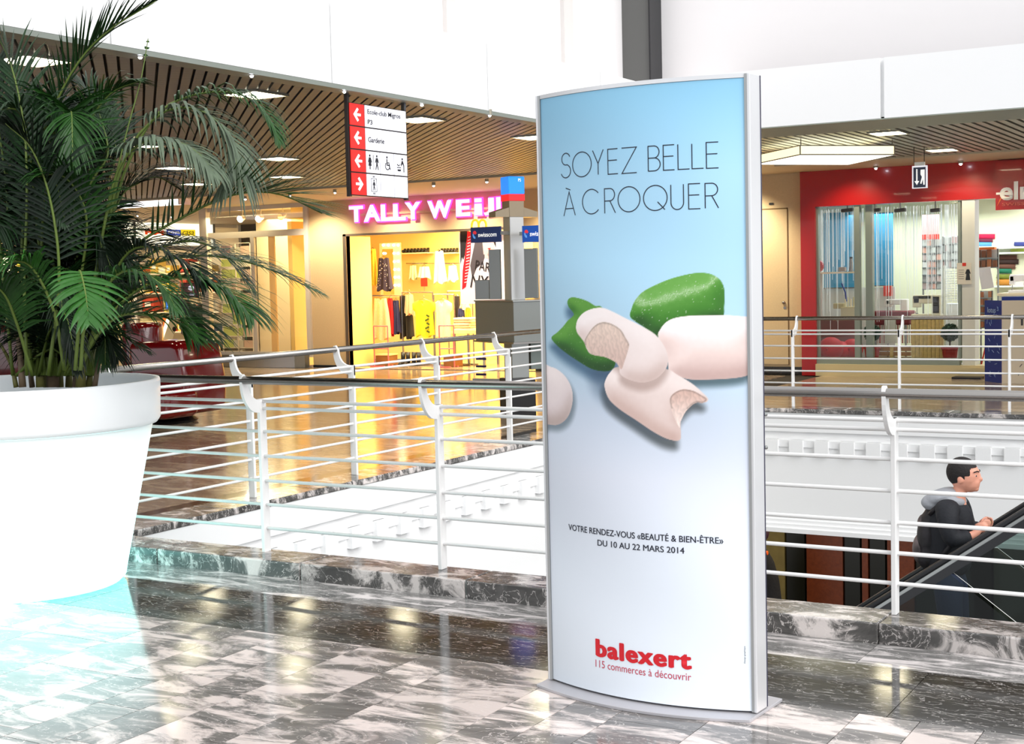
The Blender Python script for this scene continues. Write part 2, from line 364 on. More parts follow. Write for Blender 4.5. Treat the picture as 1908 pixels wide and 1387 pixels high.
# fascias
def panel_strip(name, axis, face, joints, z0, z1, m, gap=.004, th=.05):
    mb = MB()
    if axis == 'x': mb.box(face-.4, face-th, joints[0], joints[-1], z0+.02, z1)
    else: mb.box(joints[0], joints[-1], face+th, face+.4, z0+.02, z1)
    w = structure(mb.build(name, M_FASCIA))
    for a, b in zip(joints, joints[1:]):
        q = MB()
        if axis == 'x': q.box(face-th, face, a+gap, b-gap, z0, z1)
        else: q.box(a+gap, b-gap, face, face+th, z0, z1)
        q.build('fascia_panel', m, w)
    return w
panel_strip('trim_4', 'x', -6.6, [-.4, 1.9, 4.15, 6.44, 8.69, 10.99, 13.27, 15.1], 3.12, 3.72, M_FASCIA, gap=.007)
structure(MB().box(-6.75, -6.57, 15.09, 15.4, 3.13, 3.72).build('trim_16', M_FASCIA))
panel_strip('trim_5', 'y', 15.1, [-6.6, -4.17, -1.9, .37, 2.6], 3.215, 3.855, M_FASCIA, gap=.022)
structure(MB().box(-6.76, -6.60, -.4, 15.1, 3.085, 3.118).build('trim_6', mat('grey_edge_profile', rgb(128, 134, 126), .45)))
m = MB(); m.add([(-6.6, 15.11, 3.205), (3, 15.11, 3.205), (3, 15.42, 3.13), (-6.6, 15.42, 3.13), (-6.6, 15.11, 3.214), (3, 15.11, 3.214), (3, 15.42, 3.25), (-6.6, 15.42, 3.25)], [(0,3,2,1),(4,5,6,7),(0,1,5,4),(1,2,6,5),(2,3,7,6),(3,0,4,7)])
structure(m.build('trim_7', mat('grey_green_soffit', rgb(176, 184, 172), .3, .3)))
# upper walls of the atrium
uw = structure(MB().box(-7.75, -7.6, -1, 16.2, 3.6, 8).build('wall_left', M_UPPER))
for pa, pb in ((828, 845), (1047, 1064)):
    y0, y1 = at_x(pa, 40, -7.58).y, at_x(pb, 40, -7.58).y
    MB().box(-7.6, -7.55, y0, y1, 3.6, 8).build('pilaster', M_UPPER2, uw)
uf = structure(MB().box(-8, 8, 16.2, 16.4, 3.6, 8).build('wall_back', M_UPPER))
structure(MB().box(-7.6, -6.2, 15.6, 16.2, 3.70, 3.8).build('ceiling', M_UPPER))
x0, x1 = at_y(1142, 60, 15.9).x, at_y(1211, 60, 15.9).x
gc = thing('corner_column', ((x0+x1)/2, 16.0, 3.7), 'dark grey square column in the upper corner of the hall', 'column')
MB().box(x0, x1, 15.9, 16.2, 3.7, 8).build('shaft', M_GREYCOL, gc)
MB().box(x0-.02, x0, 15.86, 16.2, 3.7, 8).box(x1, x1+.02, 15.86, 16.2, 3.7, 8).build('edge_strip', M_BLACK, gc)
structure(MB().box(-6.99, -6.66, -1, 15.5, 3.67, 3.71).build('ceiling', M_WHITE))
structure(MB().box(-7.6, -6.99, -1, 15.5, 3.60, 3.68).build('ceiling', M_WHITE))

# gallery ceilings: metal slats on a dark void
def louvre_mat(name, col, rough, metal, freq, vec):
    m = bpy.data.materials.new(name); m.use_nodes = True; n = m.node_tree.nodes; l = m.node_tree.links; b = n['Principled BSDF']
    b.inputs['Roughness'].default_value = rough; b.inputs['Metallic'].default_value = metal
    g = n.new('ShaderNodeNewGeometry'); d = n.new('ShaderNodeVectorMath'); d.operation = 'DOT_PRODUCT'; d.inputs[1].default_value = vec; l.new(g.outputs['Position'], d.inputs[0])
    mu = n.new('ShaderNodeMath'); mu.operation = 'MULTIPLY'; mu.inputs[1].default_value = freq; l.new(d.outputs['Value'], mu.inputs[0])
    fr = n.new('ShaderNodeMath'); fr.operation = 'FRACT'; l.new(mu.outputs[0], fr.inputs[0])
    r = n.new('ShaderNodeValToRGB'); r.color_ramp.elements[0].color = (*[c*.4 for c in col], 1); r.color_ramp.elements[0].position = .38; r.color_ramp.elements[1].color = (*col, 1); r.color_ramp.elements[1].position = .46
    l.new(fr.outputs[0], r.inputs[0]); l.new(r.outputs[0], b.inputs['Base Color']); MATS[name] = m; return m
M_PERF = louvre_mat('perforated_slat', rgb(126, 128, 134), .42, .3, 15, (-.7071, .7071, 0))
cl = structure(MB().box(-27, -6.9, -1, 18.1, 3.2, 3.26).build('ceiling', mat('ceiling_void_grey', rgb(84, 78, 72), .8)))
S2 = math.sqrt(.5)
def clip(c, x0, x1, y0, y1):
    # line x+y = c*sqrt2, direction (-1,1)/sqrt2: returns world ends
    k = c/S2
    xa, xb = max(x0, k-y1), min(x1, k-y0)
    return None if xb-xa < .05 else (xa, k-xa, xb, k-xb)
c = -15.0; nsl = 0
while c < 8:
    q = clip(c, -20.6, -6.95, 3.0, 18.0)
    if q:
        L = math.hypot(q[2]-q[0], q[3]-q[1])
        MB().obox(((q[0]+q[2])/2, (q[1]+q[3])/2, 3.155), L, .066, .05, -PI/4).build('slat', M_PERF, cl); nsl += 1
    c += .086
structure(MB().box(-30, -17.6, -1, 14, 3.17, 3.2).build('ceiling', M_LOUVRE))
cr = structure(MB().box(-6.9, 8, 15.35, 19.4, 3.2, 3.26).build('ceiling', M_DARK))
for i in range(66): MB().box(-6.85+.115*i, -6.775+.115*i, 15.42, 19.38, 3.13, 3.16).build('slat', M_LOUVRER, cr)
structure(MB().box(-30, -6.9, 18.1, 21.3, 3.13, 3.3).build('ceiling', M_CREAMC))
structure(MB().box(-6.9, 8, 19.4, 21.3, 3.125, 3.3).build('ceiling', M_CREAMC))
structure(MB().box(-30, -6.9, 17.98, 18.1, 3.10, 3.3).build('trim_8', M_CREAMC))
structure(MB().box(-6.9, 8, 19.38, 19.5, 3.11, 3.3).build('trim_9', M_CREAMC))
# roof over the galleries so daylight comes only through the hall opening
structure(MB().box(-31, -7.7, -1, 30, 3.8, 3.9).build('ceiling', M_DARK))
structure(MB().box(-8, 8, 16.4, 30, 3.8, 3.9).build('ceiling', M_DARK))
structure(MB().box(-31, 8, 29.9, 30, -.3, 3.9).build('wall_back', M_CREAM))
structure(MB().box(-31, -30.9, -1, 30, -.3, 3.9).build('wall_left', M_CREAM))

# square recessed ceiling lights
def ceil_light(x, y, s, label, z=3.128, group=None, copyof=[None]):
    t = thing('ceiling_light', (x, y, z), label, 'ceiling light', group)
    if copyof[0] is None:
        f = MB(); a, b = .165, .19
        f.box(-a-.02, a+.02, -b-.02, -b, -.012, .01).box(-a-.02, a+.02, b, b+.02, -.012, .01).box(-a-.02, -a, -b, b, -.012, .01).box(a, a+.02, -b, b, -.012, .01)
        fo = f.build('frame', M_LOUVRER, t, local=True)
        do = MB().box(-a, a, -b, b, -.006, .01).build('diffuser', M_LAMP, t, local=True)
        copyof[0] = (fo, do)
    else:
        for o in copyof[0]: copy_part(o, t)
    return t
rown = {-7.5: 'row along the atrium edge', -11.1: 'second row from the atrium edge', -12.9: 'third row from the atrium edge', -14.7: 'fourth row from the atrium edge', -16.6: 'row farthest from the atrium'}
for X, ys in ((-7.5, (6.6, 8.85, 11.2, 13.45)), (-11.1, (11.2, 13.5, 15.85)), (-12.9, (11.25, 13.6, 15.85)), (-14.7, (13.6, 15.95)), (-16.6, (15.9,))):
    for i, y in enumerate(ys):
        ceil_light(X, y, .3, 'square ceiling light, %s, %s' % (rown[X], ['nearest', 'second', 'third', 'fourth'][i]) if len(ys) > 1 else 'square ceiling light, alone in the %s' % rown[X], group='square ceiling lights of the left gallery')
ceil_light(-4.31, 15.85, .3, 'square lit panel in the far ceiling close under the white fascia')
ceil_light(-4.37, 18.62, .3, 'square lit panel in the far ceiling above the hanging exit sign')
def spot(x, y, z, label, r=.022, group=None):
    t = thing('spotlight', (x, y, z), label, 'spotlight', group)
    MB().lathe([(r, .05), (r, 0), (r*.7, -.004)], (x, y, z), 12, cap=True).build('housing', M_LOUVRER, t)
    MB().sph((x, y, z-.004), r*.62, 10).build('lens', M_SPOT, t)
for i, (px, py) in enumerate(((274, 103), (481, 138), (653, 168), (797, 193), (923, 213))):
    p = at_z(px, py, 3.085); spot(p.x-.06, p.y, 3.083, 'tiny bright spot under the left fascia edge, %s from the left' % ORD[i], group='fascia edge spotlights')
for i, (px, py) in enumerate(((624, 360), (808, 347), (907, 340), (540, 366), (457, 372), (382, 407), (320, 405), (256, 403))):
    p = at_z(px, py, 3.07)
    spot(p.x, min(p.y, 21.0) if px > 400 else p.y, 3.08, ['tiny bright ceiling spot left of the pink letters', 'tiny bright ceiling spot above the middle of the pink letters', 'tiny bright ceiling spot above the right end of the pink letters', 'tiny bright ceiling spot above the warm glass vestibule, right one', 'tiny bright ceiling spot above the warm glass vestibule, left one', 'tiny bright spot above the lit shop signs, nearest the white post', 'tiny bright spot above the lit shop signs, middle one', 'tiny bright spot above the lit shop signs, leftmost'][i], r=.03, group='shop front spotlights')
for i, (px, py) in enumerate(((1632, 313), (1790, 305))):
    p = at_y(px, py, 20.7); MB().tube([(p.x, 20.7, p.z+.02), (p.x, 20.7, 3.13)], .012, 6).build('stem', M_LOUVRER, structure(MB().box(p.x-.03, p.x+.03, 20.67, 20.73, 3.115, 3.126).build('trim_14', M_LOUVRER))); spot(p.x, p.y, p.z, ['tiny bright spot before the red fascia, left of the exit sign', 'tiny bright spot before the red fascia, right of the exit sign'][i], r=.035)
# angular hanging box light
P = [(-5.34, 15.88), (-4.48, 16.74), (-5.36, 17.82), (-6.25, 16.83)]
t = thing('box_light', (-5.4, 16.8, 2.96), 'large angular box light glowing pale yellow under the far ceiling', 'ceiling light')
M_BOXL = mat('box_light_side', (1, .95, .6), .5, emit=(1, .93, .58), es=.95); M_BOXB = mat('box_light_base', (1, 1, .9), .5, emit=(1, 1, .88), es=1.6)
for i in range(4):
    a, b = P[i], P[(i+1) % 4]; d = Vector((b[0]-a[0], b[1]-a[1], 0))
    MB().prism([(.01, .012), (d.length-.01, .012), (d.length-.01, .105), (.01, .105)], (*a, 2.95), d.normalized(), (0, 0, 1), Vector((-d.y, d.x, 0)).normalized()*.01).build('side_panel', M_BOXL, t)
    MB().tube([(*a, 2.955), (*b, 2.955)], .007, 6).tube([(*a, 3.06), (*b, 3.06)], .006, 6).tube([(*a, 2.95), (*a, 3.065)], .008, 6).build('edge_profile', M_LOUVRE, t)
MB().add([(P[0][0], P[0][1], 2.95), (P[1][0], P[1][1], 2.95), (P[2][0], P[2][1], 2.95)], [(0, 2, 1)]).build('base_panel', M_BOXB, t)
MB().add([(P[0][0], P[0][1], 2.95), (P[2][0], P[2][1], 2.95), (P[3][0], P[3][1], 2.95)], [(0, 2, 1)]).build('base_panel', M_BOXB, t)
for x, y in P: MB().tube([(x*.97-.16, y*.97+.5, 3.05), (x*.97-.16, y*.97+.5, 3.14)], .006, 5).build('hanger', M_LOUVRE, t)
# long strip light by the far left shops
t = thing('strip_light', (-18.2, 18.3, 3.05), 'long white strip light on the ceiling before the appliance shop', 'ceiling light')
a, b = at_y(205, 380, 18.4), at_y(341, 381, 18.4)
MB().box(a.x-1.5, b.x, 18.3, 18.55, 3.03, 3.125).build('diffuser', mat('strip_diffuser', (1, 1, 1), .5, emit=(1, .95, .98), es=2), t)
MB().box(b.x, b.x+.03, 18.28, 18.57, 3.02, 3.126).build('end_cap', M_ALU, t)

# ================================================================== RAILINGS
BARS = (.945, .905, .775, .635, .495, .36, .225)
def railing(label, axis, line, side, posts, a0, a1, corner=None):
    """axis 'x': runs along x at y=line; side = direction of the handrail offset"""
    def P(a, off, z): return (a, line+off, z) if axis == 'x' else (line+off, a, z)
    t = thing('railing', P((a0+a1)/2, 0, KZ), label, 'railing')
    MB().tube([P(a0, side*.15, 1.075), P(a1, side*.15, 1.075)], .0225, 14).build('handrail', M_STEEL, t, smooth=True)
    for z in BARS:
        MB().tube([P(a0, 0, z), P(a1, 0, z)], .0095, 8).build('bar', M_RAIL, t, smooth=True)
    for p in posts:
        m = MB()
        if axis == 'x': m.box(p-.011, p+.011, line-.028, line+.028, KZ, .955)
        else: m.box(line-.028, line+.028, p-.011, p+.011, KZ, .955)
        po = bevel(m.build('post', M_RAIL, t), .003)
        # curved bracket plate from the post top up to the handrail
        prof_in, prof_out = [], []
        for i in range(11):
            w = i/10*PI/2
            # quarter curve: starts horizontal at post top, ends vertical beneath handrail
            cx, cz, R1, R2x, R2z = 0, 0, 0, 0, 0
            prof_out.append((.03+.12*math.sin(w)+.018, .885+.165*(1-math.cos(w))**.9))
            prof_in.append((.03+.12*math.sin(w)*.80-.006, .955+.115*(1-math.cos(w))))
        poly = [(-.028, .875)]+prof_out+[(.171, 1.085), (.165, 1.105), (.145, 1.108), (.133, 1.09)]+prof_in[::-1]+[(-.028, .955)]
        poly = [(a, b) for a, b in poly]
        if axis == 'x': m = MB().prism(poly, (p-.009, line, 0), (0, side, 0), (0, 0, 1), (.018, 0, 0))
        else: m = MB().prism(poly, (line, p-.009, 0), (side, 0, 0), (0, 0, 1), (0, .018, 0))
        m.build('bracket', M_RAIL, po, merge=True)
    return t
railing('white railing with steel handrail on the near marble kerb', 'x', 6.10, -1, [-6.40, -5.20, -4.01, -2.83, -1.64, -.46], -6.6, 2.2)
railing('white railing with steel handrail along the left gallery edge', 'y', -6.62, -1, [6.45, 7.64, 8.85, 10.06, 11.27, 12.5, 13.7, 14.9], 6.1, 15.17)
railing('white railing with steel handrail in front of the red shop', 'x', 15.17, 1, [-6.4, -5.21, -4.02, -2.88, -1.7, -.5], -6.62, 2.2)
# ================================================================== ADVERTISING TOTEM
TO = Vector((-2.213, 4.757, 0)); TA = -.061; THW = .426; TB = .088
TR = Matrix.Rotation(TA, 3, 'Z')
def tw(x, y, z): return TO+TR@Vector((x, y, 0))+Vector((0, 0, z))
def tfront(s, off=0): return -TB*(1-(s/THW)**2)-off
tot = thing('advertising_totem', TO, 'tall curved aluminium advertising totem with a pale blue poster', 'advertising stand', rotz=TA)
def arc_prism(x0, x1, z0, z1, yf, yb, n=24):
    """solid between front curve yf(x) and back curve yb(x)"""
    m = MB(); V = []; F = []
    for i in range(n+1):
        x = x0+(x1-x0)*i/n
        V += [tw(x, yf(x), z0), tw(x, yf(x), z1), tw(x, yb(x), z1), tw(x, yb(x), z0)]
    for i in range(n):
        a, b = 4*i, 4*i+4; F += [(a, b, b+1, a+1), (a+1, b+1, b+2, a+2), (a+2, b+2, b+3, a+3), (a+3, b+3, b, a)]
    F += [(0, 1, 2, 3), (4*n+3, 4*n+2, 4*n+1, 4*n)]
    return m.add(V, F)
arc_prism(-.425, .425, .02, 2.285, lambda x: tfront(x)+.008, lambda x: .085-tfront(x)).build('body', M_ALU, tot, merge=True)
arc_prism(-.43, .43, 2.285, 2.30, lambda x: tfront(x)-.004, lambda x: .088-tfront(x)).build('top_cap', M_ALU, tot, merge=True)
for sgn, nm in ((-1, 'left'), (1, 'right')):
    m = MB(); m.obox(tw(sgn*.4385, .043, 1.158), .014, .10, 2.285, M=TR)
    bevel(m.build('side_profile', M_ALU, tot), .004)
    MB().obox(tw(sgn*.430, .0, 1.158), .010, .016, 2.28, M=TR).obox(tw(sgn*.431, .088, 1.158), .007, .012, 2.28, M=TR).build('clamp_strip', mat('grey_clamp', rgb(170, 172, 172), .4, .5), tot)
    MB().obox(tw(sgn*.4462, .082, 1.158), .003, .005, 2.28, M=TR).build('groove', mat('groove_dark', rgb(60, 60, 80), .5), tot)
for z in (.97, 1.09): MB().sph(tw(.449, .09, z), .008, 8).build('screw', M_STEELD, tot)
bevel(arc_prism(-.458, .448, .0, .012, lambda x: tfront(x)-.085, lambda x: .22-tfront(x)*.4).build('base_plate', mat('grey_base_plate', rgb(190, 188, 192), .4, .3), tot, merge=True), .002)
POLY = {
'g1':[(0.001,1.447),(0.005,1.479),(0.021,1.511),(0.051,1.54),(0.098,1.563),(0.154,1.584),(0.209,1.598),(0.256,1.605),(0.297,1.602),(0.327,1.587),(0.344,1.564),(0.35,1.532),(0.348,1.485),(0.344,1.449),(0.309,1.423),(0.205,1.382),(0.106,1.377),(0.06,1.409)],
'p1':[(0.109,1.38),(0.118,1.404),(0.141,1.43),(0.179,1.446),(0.248,1.453),(0.35,1.452),(0.398,1.448),(0.432,1.441),(0.464,1.394),(0.463,1.29),(0.429,1.243),(0.396,1.23),(0.332,1.224),(0.255,1.222),(0.213,1.225),(0.176,1.239),(0.149,1.254),(0.144,1.292),(0.128,1.334)],
'g2':[(-0.39,1.368),(-0.355,1.39),(-0.321,1.413),(-0.296,1.435),(-0.268,1.452),(-0.264,1.464),(-0.291,1.491),(-0.292,1.514),(-0.27,1.524),(-0.232,1.52),(-0.189,1.508),(-0.154,1.491),(-0.12,1.483),(-0.05,1.398),(-0.064,1.322),(-0.072,1.268),(-0.105,1.248),(-0.174,1.254),(-0.239,1.28),(-0.308,1.312),(-0.357,1.339)],
'p2':[(-0.252,1.414),(-0.242,1.441),(-0.212,1.466),(-0.168,1.481),(-0.12,1.484),(-0.074,1.469),(-0.024,1.447),(0.037,1.42),(0.095,1.388),(0.128,1.35),(0.144,1.313),(0.145,1.281),(0.132,1.254),(0.103,1.227),(0.068,1.213),(0.033,1.21),(-0.004,1.217),(-0.035,1.229),(-0.05,1.244),(-0.052,1.263),(-0.065,1.281),(-0.111,1.3),(-0.152,1.307),(-0.183,1.312),(-0.201,1.331),(-0.211,1.353),(-0.229,1.372),(-0.247,1.391)],
'b2':[(-0.211,1.359),(-0.188,1.392),(-0.156,1.42),(-0.121,1.431),(-0.082,1.425),(-0.043,1.404),(-0.022,1.374),(-0.008,1.35),(-0.014,1.323),(-0.027,1.29),(-0.043,1.257),(-0.065,1.281),(-0.111,1.3),(-0.173,1.309),(-0.201,1.337)],
'p3':[(-0.119,1.19),(-0.113,1.217),(-0.092,1.245),(-0.059,1.265),(0.034,1.259),(0.138,1.26),(0.181,1.239),(0.234,1.207),(0.27,1.175),(0.288,1.154),(0.28,1.141),(0.244,1.138),(0.212,1.111),(0.19,1.079),(0.188,1.052),(0.186,1.004),(0.144,1.004),(0.088,1.028),(0.018,1.069),(-0.056,1.11),(-0.101,1.146)],
'b3':[(0.15,1.15),(0.164,1.172),(0.197,1.187),(0.234,1.183),(0.265,1.167),(0.285,1.152),(0.27,1.138),(0.244,1.138),(0.212,1.111),(0.189,1.068),(0.186,1.047),(0.168,1.078),(0.155,1.116)],
'p4':[(-0.487,1.254),(-0.394,1.255),(-0.343,1.24),(-0.303,1.211),(-0.28,1.172),(-0.278,1.128),(-0.295,1.082),(-0.324,1.051),(-0.367,1.032),(-0.42,1.029),(-0.496,1.03)]}
def smooth_poly(p, n=6):
    out = []; L = len(p)
    for i in range(L):
        p0, p1, p2, p3 = (np.array(p[(i+k) % L]) for k in (-1, 0, 1, 2))
        for j in range(n):
            t = j/n; out.append(.5*((2*p1)+(-p0+p2)*t+(2*p0-5*p1+4*p2-p3)*t*t+(-p0+3*p1-3*p2+p3)*t**3))
    return np.array(out)
def sdist(P, poly):
    a = poly; b = np.roll(poly, -1, 0); d = np.full(len(P), 9.0); ins = np.zeros(len(P), bool)
    for p, q in zip(a, b):
        e = q-p; w = P-p; t = np.clip((w@e)/(e@e+1e-12), 0, 1); dd = np.hypot(*(w-t[:, None]*e).T); d = np.minimum(d, dd)
        c = (p[1] > P[:, 1]) != (q[1] > P[:, 1]); xi = (q[0]-p[0])*(P[:, 1]-p[1])/(q[1]-p[1]+1e-12)+p[0]; ins ^= c & (P[:, 0] < xi)
    return np.where(ins, d, -d)
def sstep(a, b, x): t = np.clip((x-a)/(b-a), 0, 1); return t*t*(3-2*t)
def nrgb(c): c = np.array(c, float)/255; return np.where(c <= .04045, c/12.92, ((c+.055)/1.055)**2.4)
# the printed picture, as a fine curved sheet with the print's colours stored per vertex (all in print coordinates)
NS = 280
zs = np.concatenate([np.linspace(.02, .95, 60, endpoint=False), np.linspace(.95, 1.64, 230, endpoint=False), np.linspace(1.64, 2.284, 40)])
ss = np.linspace(-.424, .424, NS+1); SS, ZZ = np.meshgrid(ss, zs); PP = np.stack([SS.ravel(), ZZ.ravel()], 1)
stops = [(0, (226, 233, 241)), (.5, (222, 230, 240)), (.85, (214, 220, 232)), (1.1, (196, 208, 224)), (1.35, (174, 206, 226)), (1.65, (172, 214, 238)), (1.95, (164, 208, 234)), (2.3, (134, 190, 220))]
zt = np.array([s[0] for s in stops]); ct = np.array([s[1] for s in stops], float)
C = np.stack([np.interp(PP[:, 1], zt, ct[:, k]) for k in range(3)], 1)
C *= (1+.05*(PP[:, :1]/.42))*(1+.02*np.sin(PP[:, 1:]*9+PP[:, :1]*5))
def sdw(C, P, poly, dx, dz, soft, dark, col=(40, 66, 90)):
    q = smooth_poly(poly)+np.array([dx, dz]); d = sdist(P, q); a = sstep(-soft, soft*.8, d)[:, None]*dark
    return C*(1-a)+np.array(col)*a
near = (PP[:, 1] > .94) & (PP[:, 1] < 1.66); N = PP[near]; Cn = C[near]
Cn = sdw(Cn, N, POLY['g2'], -.005, -.035, .03, .8, (52, 84, 112)); Cn = sdw(Cn, N, POLY['p4'], .012, -.02, .02, .6, (70, 84, 92))
Cn = sdw(Cn, N, POLY['p1'], -.01, -.025, .02, .75, (52, 74, 80)); Cn = sdw(Cn, N, POLY['p3'], -.014, -.032, .022, .8, (64, 70, 72))
Cn = sdw(Cn, N, POLY['p3'], -.06, .03, .05, .55, (60, 80, 104))
nzv = np.array([mnoise.noise(Vector((p[0]*60, p[1]*60, 0))) for p in N]); nzf = np.array([mnoise.noise(Vector((p[0]*300, p[1]*300, 3))) for p in N])
def pill(C, P, key, R, base, light, dark, ldir=(-.25, .85, .5), spec=0, speck=0):
    q = smooth_poly(POLY[key]); d = sdist(P, q)
    t = np.clip(d/R, 0, 1); h = (R*.62*np.sqrt(1-(1-t)**2)).reshape(-1, NS+1)
    def blur(a, r):
        for ax in (0, 1):
            k = np.cumsum(np.pad(a, [(r+1, r) if i == ax else (0, 0) for i in (0, 1)], mode='edge'), axis=ax)
            n_ = a.shape[ax]; a = (np.take(k, range(2*r+1, n_+2*r+1), ax)-np.take(k, range(0, n_), ax))/(2*r+1)
        return a
    for r_ in (5, 5, 4): h = blur(h, r_)
    gz, gx = np.gradient(h, .003, .848/NS); nx, nz = -gx.ravel()*1.25, -gz.ravel()*1.25; il = 1/np.sqrt(1+nx**2+nz**2); nx, nz, ny = nx*il, nz*il, il
    lam = np.clip(nx*ldir[0]+nz*ldir[1]+ny*ldir[2], -1, 1); lam = (lam+.45)/1.35
    lam = lam+.03*nzv
    c = np.where((lam > .6)[:, None], np.array(base)+(np.array(light)-np.array(base))*np.clip((lam-.6)/.4, 0, 1)[:, None], np.array(dark)+(np.array(base)-np.array(dark))*np.clip(lam/.6, 0, 1)[:, None])
    if spec:
        sp = np.exp(-((lam-.93)/.06)**2)*spec*(.6+.9*np.clip(nzf, -.5, .7)); c = c+np.clip(sp, 0, 1)[:, None]*(255-c)
    if speck:
        k = np.clip((nzf-.52)*6, 0, 1)*speck; c = c+k[:, None]*(235-c)
    a = sstep(-.0012, .0012, d)[:, None]
    return C*(1-a)+c*a, d
Cn, _ = pill(Cn, N, 'p4', .09, (218, 204, 204), (236, 224, 222), (176, 156, 150))
Cn, _ = pill(Cn, N, 'g2', .07, (62, 122, 40), (92, 152, 56), (18, 52, 20), speck=.3)
Cn, _ = pill(Cn, N, 'g1', .105, (62, 128, 34), (104, 166, 70), (22, 60, 20), ldir=(-.1, .8, .55), spec=.55, speck=.7)
Cn, _ = pill(Cn, N, 'p1', .13, (236, 214, 208), (250, 240, 240), (196, 166, 160))
Cn, d3 = pill(Cn, N, 'p3', .09, (224, 204, 198), (244, 230, 226), (192, 160, 150))
def bite(C, P, key, col, col2, ang):
    q = smooth_poly(POLY[key]); d = sdist(P, q); a = sstep(-.001, .0015, d)[:, None]
    st = np.sin((P[:, 0]*math.cos(ang)+P[:, 1]*math.sin(ang))*360+nzv*5)*.7
    lo = q[:, 1].min(); hi = q[:, 1].max(); t = np.clip((P[:, 1]-lo)/(hi-lo), 0, 1)
    c = np.array(col2)+(np.array(col)-np.array(col2))*sstep(0, 1, t)[:, None]
    c = c*(1+.05*st+.05*nzv)[:, None]; rim = np.exp(-((d-.003)/.003)**2)*(t > .5); c = c*(1-.2*rim)[:, None]
    return C*(1-a)+c*a
Cn = bite(Cn, N, 'b3', (208, 176, 164), (240, 222, 214), .2)
Cn = sdw(Cn, N, POLY['p2'], .012, -.028, .018, .0)
msk = sdist(N, smooth_poly(POLY['p3'])) > 0
Sh = sdw(Cn, N, POLY['p2'], .0, -.03, .02, .5, (140, 110, 100)); Cn[msk] = Sh[msk]
Cn, _ = pill(Cn, N, 'p2', .075, (232, 216, 212), (246, 236, 234), (200, 176, 168))
Cn = bite(Cn, N, 'b2', (222, 200, 186), (204, 176, 166), .25)
C[near] = Cn
V = [tuple(tw(s, tfront(s)-.0005, z)) for z in zs for s in ss]; nr = len(zs)
F = [(j*(NS+1)+i, j*(NS+1)+i+1, (j+1)*(NS+1)+i+1, (j+1)*(NS+1)+i) for j in range(nr-1) for i in range(NS)]
me = bpy.data.meshes.new('poster'); me.from_pydata(V, [], F)
ca = me.color_attributes.new('print', 'FLOAT_COLOR', 'POINT')
C = np.clip(C, 0, 255); lc = nrgb(C); ca.data.foreach_set('color', np.concatenate([lc, np.ones((len(lc), 1))], 1).ravel().astype(np.float32))
me.polygons.foreach_set('use_smooth', [True]*len(me.polygons))
mp = bpy.data.materials.new('printed_poster'); mp.use_nodes = True; n = mp.node_tree.nodes; l = mp.node_tree.links
at = n.new('ShaderNodeAttribute'); at.attribute_name = 'print'; bs = n['Principled BSDF']; bs.inputs['Roughness'].default_value = .45
l.new(at.outputs['Color'], bs.inputs['Base Color']); bs.inputs['Emission Strength'].default_value = .06; l.new(at.outputs['Color'], bs.inputs['Emission Color'])  # faint glow in the print's own colours, added to brighten the poster
poster = link('poster', me, mp, tot)
M_INK = mat('dark_ink', rgb(22, 26, 44), .5); M_INKR = mat('red_ink', rgb(214, 22, 38), .5); M_INKR2 = mat('thin_red_ink', rgb(196, 60, 84), .5)
# monoline headline letters: strokes in a unit box
def arc(cx, cy, rx_, ry_, a0, a1, n=18): return [(cx+rx_*math.cos(math.radians(a0+(a1-a0)*i/n)), cy+ry_*math.sin(math.radians(a0+(a1-a0)*i/n))) for i in range(n+1)]
STR = {'S': [arc(.5, .76, .45, .24, 20, 270)+arc(.46, .27, .52, .27, 85, -160)[1:]], 'O': [arc(.5, .5, .5, .5, 0, 360, 36)],
 'Y': [[(0, 1), (.5, .45), (.5, 0)], [(1, 1), (.5, .45)]], 'E': [[(1, 1), (0, 1), (0, 0), (1, 0)], [(0, .55), (.92, .55)]], 'Z': [[(0, 1), (1, 1), (0, 0), (1, 0)]],
 'B': [[(0, 0), (0, 1), (.5, 1)]+arc(.5, .76, .42, .24, 90, -90)[1:]+[(0, .52)], [(.5, .52)]+arc(.5, .26, .5, .26, 90, -90)[1:]+[(0, 0)]], 'L': [[(0, 1), (0, 0), (1, 0)]],
 'A': [[(0, 0), (.5, 1), (1, 0)], [(.17, .3), (.83, .3)], [(.22, 1.17), (.62, 1.08)]], 'C': [arc(.55, .5, .55, .5, 42, 318, 30)],
 'R': [[(0, 0), (0, 1), (.5, 1)]+arc(.5, .75, .45, .25, 90, -90)[1:]+[(0, .5)], [(.5, .5), (1, 0)]], 'Q': [arc(.5, .5, .5, .5, 0, 360, 36), [(.6, .34), (.9, .02)]],
 'U': [[(0, 1), (0, .28)]+arc(.5, .28, .5, .28, 180, 360)[1:]+[(1, 1)]]}
LET = [('S', -0.311, -0.262, 1.975, 2.067), ('O', -0.252, -0.16, 1.973, 2.065), ('Y', -0.153, -0.104, 1.976, 2.066), ('E', -0.084, -0.041, 1.974, 2.065), ('Z', -0.024, 0.037, 1.973, 2.065), ('B', 0.083, 0.129, 1.975, 2.064), ('E', 0.141, 0.182, 1.975, 2.064), ('L', 0.195, 0.236, 1.975, 2.064), ('L', 0.245, 0.285, 1.975, 2.063), ('E', 0.295, 0.336, 1.974, 2.065), ('A', -0.303, -0.243, 1.832, 1.921), ('C', -0.206, -0.127, 1.833, 1.924), ('R', -0.102, -0.055, 1.832, 1.922), ('O', -0.043, 0.048, 1.833, 1.924), ('Q', 0.062, 0.153, 1.833, 1.923), ('U', 0.167, 0.213, 1.833, 1.922), ('E', 0.231, 0.272, 1.833, 1.922), ('R', 0.289, 0.334, 1.833, 1.921)]
